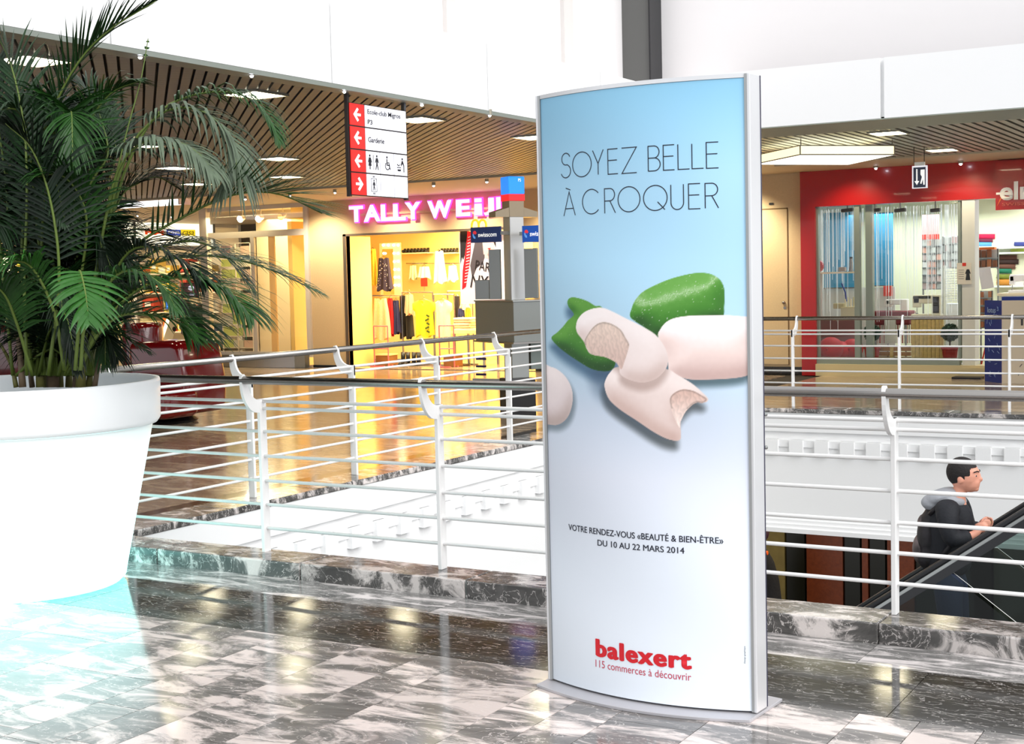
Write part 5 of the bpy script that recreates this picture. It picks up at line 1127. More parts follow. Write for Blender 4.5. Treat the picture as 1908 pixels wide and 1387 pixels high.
# wire basket rack seen through the vestibule glass
c = ry(412, 450, 468, 655, 22.3); t = thing('wire_rack', ((c[0]+c[1])/2, 22.3, .0), 'wire shelf rack with pale goods behind the vestibule glass', 'rack')
for k in range(10): z = .3+k*.24; MB().tube([(c[0], 22.3, z), (c[1], 22.3, z)], .008, 5).build('wire_shelf', M_WF, t)
for x in (c[0], (c[0]+c[1])/2, c[1]): MB().tube([(x, 22.32, 0), (x, 22.32, 2.45)], .014, 6).build('upright', M_WF, t)
rg = random.Random(8)
for k in range(9):
    for j in range(3):
        x = c[0]+(c[1]-c[0])*(j+.5)/3; cc = [(206, 176, 160), (190, 200, 110), (180, 140, 140), (200, 196, 180)][rg.randrange(4)]
        g_ = thing('packet', (x, 22.33, .31+k*.24), 'pale packet on the wire rack, row %s from the floor, column %s' % (ORD[k], ORD[j]), 'packet', 'packets on the wire rack')
        MB().box(x-.14, x+.14, 22.33, 22.38, .31+k*.24, .31+k*.24+rg.uniform(.14, .2)).build('pack', mat('pack_%d_%d_%d' % cc, rgb(*cc), .6), g_)
for i, (px, py) in enumerate(((450, 408), (484, 408), (525, 403), (553, 397))):
    q = at_y(px, py, 22.2); t = thing('track_light', (q.x, q.y, q.z), 'round spot lamp behind the vestibule glass, %s from the left' % ORD[i], 'lamp', 'spot lamps in the vestibule')
    MB().tube([(q.x, q.y-.05, q.z-.01), (q.x, q.y+.08, q.z+.03)], [.075, .045], 12).build('head', M_WF if i < 2 else MATS['bronze_steel'], t); MB().tube([(q.x, q.y-.055, q.z-.012), (q.x, q.y-.05, q.z-.01)], .065, 12).build('lens', M_SPOT if i < 2 else M_YELP, t); MB().tube([(q.x, q.y+.04, q.z+.03), (q.x, q.y+.04, 3.12)], .01, 6).build('stem', M_WF, t)
# ---- red sewing-machine shop
YE = 21.0
fac = structure(MB().box(-7.07, -6.84, YE, YE+.2, 0, 3.125).box(-6.84, -4.15, YE, YE+.2, 2.585, 3.125).box(-4.15, 3, YE, YE+.2, 2.585, 3.125).build('wall_back', M_RED))
x0 = at_y(1855, 350, YE-.12).x; z0 = at_y(1880, 391, YE-.12).z
sg = thing('shop_sign', (x0+.6, YE-.1, z0), 'projecting red fascia box with white elna lettering at the right edge', 'sign')
MB().box(x0, x0+2.4, YE-.12, YE, z0, 3.1).build('box', M_RED, sg)
M_SGW = mat('sign_cream', rgb(240, 236, 225), .4, emit=rgb(240, 236, 225), es=.2)
q = at_y(1863, 374, YE-.13); text('lettering', 'elna', (q.x, YE-.125, q.z), (1, 0, 0), (0, 0, 1), .62, .26, M_SGW, sg, .03, .012)
MB().box(q.x-.05, q.x+.06, YE-.135, YE-.125, q.z+.085, q.z+.115).build('logo_bar', M_SGW, sg)
q = at_y(1864, 384, YE-.13); text('lettering', 'SWISS DESIGN', (q.x+.02, YE-.125, q.z), (1, 0, 0), (0, 0, 1), .74, .042, mat('dusky_red_ink', rgb(226, 120, 100), .5), sg, 0, .003)
q = at_y(1860, 382, YE-.13); MB().add([(q.x-.02, YE-.126, q.z-.02), (q.x+.02, YE-.126, q.z+.08), (q.x+.06, YE-.126, q.z+.13), (q.x+.03, YE-.126, q.z+.06)], [(0, 1, 2, 3)]).build('logo_swoosh', mat('logo_orange', rgb(240, 120, 60), .5), sg)
# window frames
M_FRM = mat('grey_green_frame', rgb(150, 160, 150), .35, .4)
w3 = MB(); fr = {}
for a, b, d in ((1519, 1527, .02), (1594, 1604, .0), (1787, 1792, .0)):
    x0, x1 = at_y(a, 540, YE+.1).x, at_y(b, 540, YE+.1).x; w3.box(x0, x1, YE+.04+d, YE+.14, .28, 2.58)
x1w = at_y(1790, 540, YE+.1).x
w3.box(-6.84, x1w, YE+.02, YE+.14, .18, .28)
w3 = structure(w3.build('window_3', M_FRM))
xa, xb = at_y(1613, 540, YE+.16).x, at_y(1626, 540, YE+.16).x; MB().box(xa, xb, YE+.16, YE+.26, .28, 2.58).build('mullion', M_FRM, w3)
MB().box(-6.8, xa, YE+.08, YE+.085, .28, 2.58).build('pane', M_GLASS, w3); MB().box(xb, x1w, YE+.08, YE+.085, .28, 2.58).build('pane', M_GLASS, w3)
structure(MB().box(-6.84, -3.0, YE-.04, YE+.3, 0, .18).build('trim_12', mat('beige_step', rgb(222, 206, 160), .4)))
x0, x1 = at_y(1792, 540, YE).x, at_y(1816, 540, YE).x
structure(MB().box(x0, x1, YE+.02, YE+.3, .1, 2.6).build('trim_13', mat('white_pillar', rgb(226, 228, 222), .5)))
wdoor = thing('doormat', (-4.2, YE-.2, 0), 'small dark mat and ramp before the open shop door', 'mat')
x0, x1 = at_y(1776, 702, YE-.2).x, at_y(1830, 702, YE-.2).x; MB().box(x0, x1, YE-.3, YE-.05, 0, .03).build('mat', M_BLACK, wdoor); MB().box(x0+.1, x1, YE-.06, YE-.04, 0, .15).build('ramp_edge', mat('beige_step', None), wdoor)
# interior shell
M_SW2 = mat('cool_white_wall', rgb(226, 232, 228), .6)
structure(MB().box(-7.0, -3.9, 24.0, 24.1, 0, 3.0).build('wall_back', mat('cream_green_wall', rgb(226, 228, 196), .6)))
structure(MB().box(-8.6, -8.5, YW+.16, 24.1, 0, 3.0).build('wall_left', M_SW2)); structure(MB().box(-8.6, -7.0, 24.0, 24.1, 0, 3.0).build('wall_back', M_SW2)); structure(MB().box(-8.6, 2, YW+.16, 25.5, 2.75, 2.85).build('ceiling', M_SW2))
structure(MB().box(-3.95, 2, 25.0, 25.1, 0, 2.8).build('wall_back', M_SW2))
def by(nm, px0, py0, px1, py1, Y, th, m, parent, bv=0, **k):
    x0, x1, z0, z1 = ry(px0, py0, px1, py1, Y); o = MB().box(x0, x1, Y, Y+th, z0, z1).build(nm, m, parent, **k)
    if bv: bevel(o, bv)
    return o
def base(px, py, Y): return at_y(px, py, Y)
for i, (a, b, py1) in enumerate(((1535, 1594, 538), (1627, 1664, 534))):
    t = thing('blue_banner', base((a+b)/2, py1, 22.6), ['broad sky blue banner hanging behind the left window pane', 'narrow sky blue banner hanging behind the double mullion'][i], 'banner')
    by('cloth', a, 396, b, py1, 22.6, .01, mat('sky_blue_cloth', rgb(66, 160, 206), .7, bump=(20, .2)), t); by('hem_bar', a, py1-2, b, py1, 22.59, .03, M_STEEL, t)
    for pc in (a+6, b-6): qc = at_y(pc, 396, 22.6); MB().tube([qc, (qc.x, qc.y, 2.76)], .004, 5).build('cord', M_STEEL, t)
t = thing('white_backdrop', base(1600, 600, 22.65), 'white low backdrop under the blue banners', 'panel'); by('board', 1530, 536, 1668, 686, 22.66, .02, M_SW2, t)
t = thing('red_stripe_panel', base(1655, 550, 22.62), 'small red striped panel under the narrow blue banner', 'panel'); by('board', 1646, 533, 1662, 552, 22.58, .02, mat('coral_board', rgb(224, 84, 76), .6), t); by('stand', 1653, 552, 1655, 688, 22.585, .02, M_STEEL, t)
t = thing('bead_curtain', (-5.6, 21.7, 2.55), 'glittering curtain of clear bead strings hanging in the shop window', 'curtain')
rg = random.Random(4); m = MB()
for k in range(120):
    px = rg.uniform(1528, 1786); a = at_y(px, 392, rg.uniform(21.5, 21.9)); L = rg.uniform(.6, 1.9); m.tube([(a.x, a.y, 2.56), (a.x, a.y, 2.56-L)], .0035, 3, cap=False)
o = m.build('strings', mat('clear_beads', (.9, .95, .93), .15, .3, emit=(.8, .9, .88), es=.12), t); o['kind'] = 'stuff'
for i, (a, b) in enumerate(((1568, 1590), (1620, 1641), (1667, 1688), (1734, 1752))):
    q = at_y((a+b)/2, 392, 21.45); t = thing('track_spot', (q.x, q.y, q.z), 'grey spotlight head at the top of the sewing shop window, %s from the left' % ORD[i], 'spotlight', 'window spotlights of the red shop')
    w = at_y(b, 392, 21.45).x-at_y(a, 392, 21.45).x
    bevel(MB().obox((q.x, q.y, q.z), w, .1, .055, M=Matrix.Rotation(-.06, 3, 'Y')).build('head', mat('dark_grey_plastic', rgb(92, 94, 90), .4), t), .015); MB().tube([(q.x, q.y, q.z+.03), (q.x, q.y, 2.75)], .01, 6).build('stem', M_STEELD, t)
t = thing('window_shelf', base(1555, 509, 21.5), 'thin shelf across the left window bay of the sewing shop', 'shelf')
by('board', 1522, 507, 1594, 510, 21.4, .35, M_SHELF, t); by('side_panel', 1522, 510, 1532, 590, 21.5, .02, mat('cool_white_wall', None), t)
q = base(1586, 506, 21.5); t = thing('metal_shaker', q, 'tall tapered metal cup on the window shelf', 'cup'); MB().lathe([(.035, 0), (.022, .22)], q, 14, cap=True).build('body', M_STEEL, t, smooth=False); MB().lathe([(.024, .2), (.024, .225)], q, 14, cap=True).build('rim', M_BLACK, t)
t = thing('small_box', base(1567, 506, 21.5), 'small grey box on the window shelf beside the metal cup', 'box'); by('body', 1562, 498, 1574, 506, 21.5, .1, mat('taupe_box', rgb(150, 140, 134), .6), t, .004)
q = base(1525, 496, 21.5); t = thing('red_lantern', q, 'round red lantern at the left end of the window shelf', 'lantern'); MB().sph(q, .09, 14, (1, 1, 1.1)).build('shade', M_RED, t, smooth=True); MB().tube([q+Vector((0, 0, .09)), q+Vector((0, 0, .12))], .03, 8).build('cap', M_BLACK, t)
# poufs
for i, (px, py, r) in enumerate(((1548, 650, 23), (1536, 674, 17), (1566, 671, 18), (1588, 664, 20))):
    q = base(px, py, 21.7+.12*i); rr_ = r*22.3/FOC*1.02; q.z = .195+rr_*.93 if i else q.z
    t = thing('round_pouf', (q.x, q.y, .19), ['largest red ball pouf on top of the pile', 'red ball pouf at the left foot of the pile', 'red ball pouf in the middle of the bottom row', 'red ball pouf against the grey mullion'][i], 'pouf', 'red ball poufs in the window')
    MB().sph(q, rr_, 20, (1, 1, .93)).build('ball', mat('red_knit', rgb(206, 30, 34), .6, bump=(50, .4)), t, smooth=True); MB().sph(q+Vector((0, -rr_*.97, 0)), .02, 8).build('button', M_RED, t)
t = thing('pouf_backdrop', base(1560, 640, 21.95), 'dusky pink board behind the red poufs', 'panel'); by('board', 1528, 596, 1594, 684, 22.3, .02, mat('dusky_board', rgb(150, 110, 110), .7), t)
# machines
def sewing(px0, py0, px1, py1, Y, label, flip=1, dark=True, tone=(222, 220, 196)):
    x0, x1, z0, z1 = ry(px0, py0, px1, py1, Y); w, h = x1-x0, z1-z0; t = thing('sewing_machine', ((x0+x1)/2, Y, z0), label, 'sewing machine'); mm = mat('machine_body_%d' % tone[2], rgb(*tone), .35)
    X = (lambda u: x0+u*w) if flip > 0 else (lambda u: x1-u*w)
    def b_(nm, u0, u1, v0, v1, m, d=.14, bv=.012, y=0): bevel(MB().box(X(u0), X(u1), Y+y, Y+y+d, z0+v0*h, z0+v1*h).build(nm, m, t), bv, 3)
    b_('bed', -.05, 1.0, 0, .16, mm, .2); b_('column', .70, 1.0, .12, 1, mm); b_('arm', .02, .78, .62, 1, mm); b_('head', .0, .26, .45, .95, mm)
    MB().tube([(X(.13), Y+.06, z0+.5*h), (X(.13), Y+.06, z0+.2*h)], .006, 6).build('needle_bar', M_STEEL, t); MB().box(X(.09), X(.17), Y+.04, Y+.08, z0+.16*h, z0+.2*h).build('presser_foot', M_STEEL, t)
    if dark: b_('display', .74, .96, .2, .92, M_BLACK, .006, .002, -.008); b_('top_panel', .03, .66, .84, .96, mat('dark_panel', rgb(50, 54, 50), .3), .006, .002, -.006)
    return t
sewing(1700, 550, 1752, 592, 21.6, 'large pale sewing machine with a black display in the window')
sewing(1648, 558, 1690, 584, 22.0, 'white sewing machine in the middle of the window', tone=(236, 238, 234), dark=False)
x0, x1, z0, z1 = ry(1551, 556, 1594, 592, 21.6)
t = thing('overlock_machine', ((x0+x1)/2, 21.6, z0), 'small beige overlock machine in the left window bay', 'sewing machine'); mo = mat('overlock_beige', rgb(206, 200, 160), .35)
w, h = x1-x0, z1-z0
bevel(MB().box(x0+.35*w, x1, 21.6, 21.8, z0, z0+.55*h).build('body', mo, t), .012, 3); bevel(MB().box(x0, x0+.5*w, 21.62, 21.76, z0+.45*h, z0+.75*h).build('head', mo, t), .02, 3)
for k in range(4): MB().tube([(x0+w*(.5+.12*k), 21.68, z0+.5*h), (x0+w*(.5+.12*k), 21.68, z0+h*(.95+.1*(k % 2)))], .012, 8).build('thread_spool', mo if k % 2 else M_SHELF, t)
MB().tube([at_y(1568, 528, 21.7), at_y(1575, 545, 21.7), at_y(1577, 562, 21.7)], .012, 6).build('blue_tube', mat('blue_plastic', rgb(50, 80, 170), .4), t)
# window tables
t = thing('ironing_table', base(1650, 690, 21.9), 'dark red padded table behind the left topiary', 'table')
x0, x1, z0, z1 = ry(1620, 580, 1695, 606, 21.8); bevel(MB().box(x0, x1, 21.8, 22.2, z0, z1).build('top', mat('dark_red_cloth', rgb(112, 16, 24), .7), t), .03)
by('grey_post', 1648, 592, 1668, 640, 21.75, .1, mat('pale_panel', rgb(206, 210, 200), .5), t)
for px in (1630, 1686): by('leg', px, 606, px+3, 686, 21.9, .03, M_STEELD, t)
t = thing('striped_backdrop', base(1680, 640, 22.1), 'red and white striped cloth behind the table', 'cloth')
for k in range(16): by('stripe', 1634+4.2*k, 590, 1636.4+4.2*k, 640, 22.1+.01*(k % 2), .01, mat('stripe_coral', rgb(206, 96, 92), .7) if k % 2 else mat('stripe_pale', rgb(230, 220, 216), .7), t)
t = thing('wooden_cabinet', base(1712, 690, 21.5), 'pale wooden slatted cabinet between the two topiaries', 'cabinet'); MW = mat('pale_wood', rgb(206, 180, 110), .5, bump=(20, .15), var=.15); MW2 = mat('amber_wood', rgb(160, 112, 50), .5, var=.15)
for k in range(8): by('slat', 1698+7.5*k, 592, 1704.8+7.5*k, 686, 21.5+.004*(k % 2), .05, MW, t)
for k in range(4): by('crate_board', 1634, 647+9*k, 1697, 654.5+9*k, 21.6, .03, MW2, t)
by('crate_post', 1658, 645, 1664, 684, 21.57, .03, MW, t); by('front_board', 1642, 670, 1756, 684, 21.42, .04, MW, t)
q = at_y(1655, 681, 21.41); text('lettering', 'ELNA   BALEXERT', (q.x, 21.415, q.z), (1, 0, 0), (0, 0, 1), at_y(1738, 681, 21.41).x-q.x, .05, mat('brown_ink', rgb(140, 70, 40), .6), t, 0, .002)
t = thing('grass_mat', base(1700, 688, 21.5), 'green artificial grass mat along the window floor', 'mat'); x0, x1 = at_y(1608, 686, 21.3).x, at_y(1786, 686, 21.3).x
m = MB().box(x0, x1, 21.2, 21.9, .19, .2); rg = random.Random(2)
for k in range(900):
    a, b = rg.uniform(x0, x1), rg.uniform(21.2, 21.5); m.add([(a, b, .2), (a+.012, b, .2), (a+.006+rg.uniform(-.01, .01), b, .2+rg.uniform(.03, .06))], [(0, 1, 2)])
o = m.build('grass', mat('grass_green', rgb(60, 110, 36), .8), t); o['kind'] = 'stuff'
for i, (px, lb) in enumerate(((1625, 'left'), (1770, 'right'))):
    q = base(px, 684, 21.35); q.z = .2; t = thing('topiary', q, '%s clipped ball topiary in a dusky red pot in the shop window' % lb, 'plant')
    MB().lathe([(.09, 0), (.115, .2), (.13, .2), (.13, .23), (.11, .23)], q, 20, cap=True).build('pot', mat('dusky_red_pot', rgb(166, 50, 44), .6), t)
    bc = at_y(px, 620, 21.35); MB().tube([(q.x, q.y, .4), (bc.x, bc.y, bc.z)], .012, 6).build('trunk', mat('dark_bark', rgb(60, 46, 36), .7), t)
    rg = random.Random(i); m = MB().sph(bc, .115, 14)
    for k in range(700):
        d = Vector((rg.gauss(0, 1), rg.gauss(0, 1), rg.gauss(0, 1))).normalized(); p = bc+d*.11; s = d.orthogonal().normalized()*.012; m.add([p-s, p+s, p+d*rg.uniform(.02, .035)+Vector((rg.uniform(-.01, .01),)*3)], [(0, 1, 2)])
    o = m.build('foliage', mat('topiary_green', rgb(28, 66, 40), .7), t); o['kind'] = 'stuff'
# product wall racks
def prodrack(px0, py0, px1, py1, Y, rows, cols, label, cc, cat='rack', gl='packets', seed=0, nm='product_rack'):
    x0, x1, z0, z1 = ry(px0, py0, px1, py1, Y); t = thing(nm, ((x0+x1)/2, Y, z0), label, cat); rg = random.Random(seed)
    MB().box(x0, x1, Y+.06, Y+.08, z0, z1).build('back_board', mat('pegboard_grey', rgb(196, 202, 198), .5), t)
    for r in range(rows):
        for c in range(cols):
            w, h = (x1-x0)/cols, (z1-z0)/rows; a, b = x0+w*c, z1-h*(r+1)
            if rg.random() < .12: continue
            col = rg.choice(cc); MB().box(a+w*.1, a+w*.9, Y+rg.uniform(0, .02), Y+.04, b+h*.12, b+h*rg.uniform(.8, .95)).build('packet', mat('pk_%d_%d_%d' % col, rgb(*col), .4), t)
        MB().box(x0, x1, Y-.01, Y+.06, z1-h*(r+1), z1-h*(r+1)+.01).build('shelf_edge', M_STEELD, t)
    for x in (x0, x1): MB().box(x-.012, x+.012, Y+.06, Y+.085, 0, z1).build('upright', M_STEELD, t)
    return t
CG = [(200, 206, 200), (170, 176, 170), (226, 228, 222), (150, 150, 146), (190, 170, 164), (214, 160, 140)]
prodrack(1718, 446, 1753, 540, 22.9, 7, 4, 'rack of small clear packets under a red header in the window', CG, seed=1)
by('card', 1718, 400, 1750, 447, 22.86, .01, mat('pinkish_card', rgb(216, 176, 176), .6), t); by('red_strip', 1718, 437, 1750, 446, 22.85, .01, mat('red_card', None), t)
prodrack(1755, 440, 1784, 500, 23.4, 4, 5, 'darker rack of packets behind the bead strings', [(120, 124, 120), (150, 120, 116), (170, 174, 170)], seed=2)
t = thing('white_shutter', base(1770, 560, 22.0), 'white louvred stand at the right of the window', 'stand'); 
for k in range(14): by('louvre', 1762, 500+4.6*k, 1783, 502+4.6*k, 22.0, .03, mat('cool_white_wall', None), t)
by('post', 1758, 495, 1762, 692, 22.0, .03, mat('cool_white_wall', None), t)
bevel(by('chest', 1760, 566, 1786, 684, 22.05, .3, mat('white_chest', rgb(225, 232, 240), .5), t), .01)
t = thing('paper_notice', base(1796, 530, YE-.01), 'white paper notice with a black dress on the white pillar', 'notice'); by('sheet', 1783, 490, 1810, 530, YE+.0, .004, mat('paper', rgb(232, 226, 212), .7), t); by('logo', 1793, 490, 1800, 496, YE-.003, .003, mat('red_card', None), t)
x0, x1, z0, z1 = ry(1798, 502, 1809, 522, YE-.004); w, h = x1-x0, z1-z0
MB().prism([(.3*w, h), (.7*w, h), (.95*w, .62*h), (.82*w, .55*h), (.72*w, .7*h), (.9*w, 0), (.1*w, 0), (.28*w, .7*h), (.18*w, .55*h), (.05*w, .62*h)], (x0, YE-.003, z0), (1, 0, 0), (0, 0, 1), (0, -.003, 0)).build('dress_print', M_BLACK, t)
for k in range(5): by('text_line', 1786, 503+4*k, 1796, 504+4*k, YE-.002, .002, mat('grey_ink', rgb(150, 146, 140), .6), t)
# open door side: pouch rack, rolls, machines, boxes
prodrack(1817, 464, 1858, 500, 22.3, 2, 4, 'top of the brown pouch rack with an orange cap', [(150, 92, 56), (176, 112, 70), (136, 84, 54)], seed=5)
by('cap', 1817, 461, 1853, 465, 22.2, .15, mat('orange_trim', rgb(240, 120, 40), .5), t)
prodrack(1826, 542, 1847, 612, 22.2, 5, 3, 'lower part of the brown pouch rack beside the blue box', [(176, 110, 76), (190, 126, 90), (150, 92, 60)], seed=6)
t = thing('paper_sheet', base(1838, 535, 22.1), 'tilted white pattern sheet on the pouch rack', 'paper')
P_ = [at_y(a, b, 22.19) for a, b in ((1822, 500), (1845, 497), (1852, 536), (1829, 540))]; MB().add(P_+[p+Vector((0, .01, 0)) for p in P_], [(0, 3, 2, 1), (4, 5, 6, 7), (0, 1, 5, 4), (1, 2, 6, 5), (2, 3, 7, 6), (3, 0, 4, 7)]).build('sheet', mat('paper_white', rgb(236, 232, 236), .6), t)
for i, (px0, px1, py, r, c) in enumerate(((1816, 1854, 441, 5, (196, 14, 70)), (1816, 1850, 448, 4, (110, 30, 60)), (1816, 1848, 455, 4, (90, 160, 220)), (1858, 1895, 480, 5, (90, 56, 46)), (1860, 1898, 488, 5, (60, 40, 36)), (1858, 1892, 497, 5, (110, 70, 54)), (1860, 1885, 505, 5, (30, 120, 90)), (1858, 1882, 516, 5, (120, 130, 40)), (1858, 1884, 526, 6, (196, 130, 40)), (1884, 1925, 466, 5, (190, 200, 90)), (1890, 1925, 455, 4, (50, 60, 130)))):
    a, b = at_y(px0, py, 24.0), at_y(px1, py, 24.0); nmc = ['crimson', 'plum', 'light blue', 'brown', 'dark brown', 'chestnut', 'teal green', 'olive', 'amber', 'lime green', 'dark blue'][i]
    t = thing('fabric_roll', ((a.x+b.x)/2, 24.0, a.z), '%s fabric roll on the shelves in the open shop doorway' % nmc, 'fabric roll', 'fabric rolls'); MB().tube([a, b], r*.0088, 10).build('cloth', mat('roll_%s' % nmc, rgb(*c), .7), t, smooth=True); MB().tube([a-Vector((.02, 0, 0)), b+Vector((.02, 0, 0))], .012, 6).build('core', M_SHELF, t)
for i, (py, lb) in enumerate(((461, 'upper'), (470, 'middle'), (532, 'lower'))):
    t = thing('wall_shelf', base(1870, py, 24.1), '%s white wall shelf under the fabric rolls' % lb, 'shelf'); x0, x1, z0, z1 = ry(1816 if i == 0 else 1856, py, 1930, py+3, 24.1)
    MB().box(x0 if i else x0, x1, 23.85, 24.9, z0, z1).build('board', mat('cool_white_wall', None), t); MB().box(x0, x0+.03, 24.2, 24.9, z0-.2, z0).build('bracket', M_STEELD, t)
sewing(1880, 512, 1918, 546, 22.2, 'white sewing machine with a blue panel at the right edge', tone=(240, 240, 246), dark=False)
t = thing('counter', base(1890, 560, 22.2), 'white counter carrying the right-edge sewing machine', 'counter'); by('top', 1858, 546, 1960, 551, 22.0, .6, M_SHELF, t); by('front', 1862, 551, 1960, 690, 22.1, .5, mat('cool_white_wall', None), t)
xl, xm_ = at_y(1846, 640, 20.6).x, at_y(1880, 640, 20.6).x; zt_ = at_y(1880, 559, 20.5).z
t = thing('display_bin', (xm_, 20.5, 0), 'tall cardboard bin, blue on the side and white with lettering in front', 'box')
M_LB = mat('lotus_blue', rgb(14, 52, 150), .5); M_LW = mat('lotus_white', rgb(236, 222, 200), .5)
MB().add([(xm_, 20.1, 0), (xm_-.30, 20.45, 0), (xm_-.30, 20.45, zt_), (xm_, 20.1, zt_)], [(0, 3, 2, 1)]).build('side_panel', M_LB, t)
MB().box(xm_, xm_+.9, 20.1, 20.12, 0, zt_).build('front_panel', M_LW, t)
MB().box(xm_, xm_+.9, 20.12, 20.45, 0, zt_-.08).build('carton', M_LW, t); MB().box(xm_-.02, xm_+.3, 20.2, 20.4, zt_-.08, zt_+.05).build('blue_stock', M_LB, t)
q = at_y(1902, 607, 20.09); text('lettering', 'lotus', (q.x, 20.098, q.z), (1, 0, 0), (0, 0, 1), .6, .14, mat('grey_print', rgb(70, 70, 74), .5), t, 0, .002)
sd = Vector((.30, -.35, 0)).normalized(); q = Vector((xm_-.23, 20.36, .97)); text('lettering', 'lotus', q+Vector((-.01, -.01, 0)), sd, (0, 0, 1), .22, .075, mat('pale_print', rgb(170, 200, 240), .5), t, 0, .002)
rg = random.Random(3)
for k in range(26):
    s = rg.uniform(.05, .42); z = rg.uniform(.05, zt_-.1); p = Vector((xm_-.30, 20.45, z))+sd*s+Vector((-.006, -.005, 0)); d = (sd*rg.uniform(-1, 1)+Vector((0, 0, rg.uniform(-1, 1)))).normalized()*.03
    MB().tube([p-d, p+d], .003, 4).build('dash', mat('pale_print', None), t)
for px, py in ((1900, 684), (1897, 700), (1905, 560)):
    p = at_y(px, py, 20.095); MB().tube([p, p+Vector((.03, 0, .04))], .004, 4).build('dash', mat('grey_print', None), t)
t = thing('folding_trolley', base(1835, 700, 21.9), 'low white and red trolley frame in the shop doorway', 'trolley')
for a, b in (((1826, 690), (1838, 640)), ((1836, 692), (1846, 642))): MB().tube([at_y(*a, 21.8), at_y(*b, 21.8)], .012, 6).build('strut', mat('red_card', None), t)
by('base', 1820, 683, 1846, 692, 21.8, .3, mat('cool_white_wall', None), t)
for px in (1824, 1838): q = at_y(px, 692, 21.78); q.z = .07; MB().tube([q, q+Vector((0, .04, 0))], .06, 12).build('wheel', M_BLACK, t)

# ================================================================== ESCALATOR
SL = .72
def zh(x): return -.2+SL*(x+2.06)
ex0, ex1 = -6.9, .4; EN, EF = 9.12, 10.25
esc = thing('escalator', (-2.1, 9.7, zh(-2.1)-1.0), 'escalator with black handrails rising to the right in the hall opening', 'escalator')
def band(nm, m, y0, y1, d0, d1, xa=ex0, xb=ex1, parent=None):
    return MB().add([(xa, y0, zh(xa)+d0), (xb, y0, zh(xb)+d0), (xb, y1, zh(xb)+d0), (xa, y1, zh(xa)+d0), (xa, y0, zh(xa)+d1), (xb, y0, zh(xb)+d1), (xb, y1, zh(xb)+d1), (xa, y1, zh(xa)+d1)], [(0,3,2,1),(4,5,6,7),(0,1,5,4),(1,2,6,5),(2,3,7,6),(3,0,4,7)]).build(nm, m, parent or esc)
for y in (EN, EF):
    bevel(band('handrail', M_BLACK, y-.04, y+.04, -.05, .0), .02, 3); band('rail_track', M_STEELD, y-.02, y+.02, -.075, -.05); band('rail_track', M_BLACK, y-.03, y+.03, -.14, -.075)
    band('skirt_panel', mat('dark_skirt', rgb(60, 66, 62), .35, .4), y-.05, y+.05, -1.12, -.90)
    gl = None
    for k in range(6):
        xa = ex0+1.2*k+.01; xb = min(xa+1.18, ex1); s = .55
        MB().add([(xa+s, y, zh(xa+s)-.92), (min(xb+s, ex1), y, zh(min(xb+s, ex1))-.92), (xb, y, zh(xb)-.12), (xa, y, zh(xa)-.12)], [(0, 1, 2, 3)]).build('glass_panel', M_GLASSD, esc)
        MB().tube([(xa, y-.004, zh(xa)-.12), (xa+s, y-.004, zh(xa+s)-.92)], .0022, 4).build('glass_seam', M_STEELD, esc)
band('side_deck', mat('grey_green_deck', rgb(150, 162, 154), .35, .5), EN-.16, EN-.03, -.97, -.90); band('side_deck', MATS['grey_green_deck'], EF+.03, EF+.16, -.97, -.90)
band('truss_side', mat('truss_dark', rgb(58, 60, 54), .45), EN-.16, EN-.14, -1.9, -.97); band('truss_base', M_DARK, EN-.14, EF+.14, -1.9, -1.6)
k = 0; x = ex0
while x < ex1-.3:
    MB().box(x, x+.40, EN+.06, EF-.06, zh(x)-1.30, zh(x)-1.02).build('step', mat('step_metal', rgb(86, 88, 84), .4, .6), esc)
    MB().box(x-.006, x+.012, EN+.06, EF-.06, zh(x)-1.03, zh(x)-1.014).build('step_edge', mat('step_yellow', rgb(220, 180, 60), .5), esc); x += .389

# ================================================================== PERSON
def evalmesh(o):
    bpy.context.view_layer.update(); me = bpy.data.meshes.new_from_object(o.evaluated_get(bpy.context.evaluated_depsgraph_get())); return me
def skinned(chains, extra, vox, m, name, parent, sm=4, smooth=True, post=None):
    V = []; E = []; R = []
    for ch in chains:
        b = len(V)
        for i, (p, r) in enumerate(ch):
            V.append(tuple(p)); R.append(r)
            if i: E.append((b+i-1, b+i))
    parts = []
    b = 0
    for ch in chains:
        me = bpy.data.meshes.new('sk'); P = [tuple(p) for p, r in ch]; me.from_pydata(P, [(i, i+1) for i in range(len(P)-1)], []); o = bpy.data.objects.new('sk', me); COL.objects.link(o)
        o.modifiers.new('s', 'SKIN'); 
        if not me.skin_vertices: bpy.context.view_layer.update()
        for i, (p, r) in enumerate(ch):
            rr = r if isinstance(r, tuple) else (r, r); me.skin_vertices[0].data[i].radius = rr
        me.skin_vertices[0].data[0].use_root = True
        s = o.modifiers.new('u', 'SUBSURF'); s.levels = 2; s.render_levels = 2
        parts.append(evalmesh(o)); bpy.data.objects.remove(o)
    bm = bmesh.new()
    for me in parts: bm.from_mesh(me)
    if extra: bm.from_mesh(extra.mesh('x'))
    me = bpy.data.meshes.new('u'); bm.to_mesh(me); bm.free()
    o = bpy.data.objects.new('u', me); COL.objects.link(o); r = o.modifiers.new('r', 'REMESH'); r.mode = 'VOXEL'; r.voxel_size = vox
    s = o.modifiers.new('s', 'SMOOTH'); s.factor = .5; s.iterations = sm
    me = evalmesh(o); bpy.data.objects.remove(o); me.materials.clear()
    if smooth: me.polygons.foreach_set('use_smooth', [True]*len(me.polygons))
    me.name = name; return link(name, me, m, parent)
PY = 9.72
def J(px, py, dy=0): q = at_y(px, py, PY); return Vector((q.x, PY+dy, q.z))
per = thing('person', (J(1768, 1000).x, PY, zh(J(1768, 1000).x)-1.02), 'young man in a dark jacket with grey hood and backpack riding the escalator', 'person')
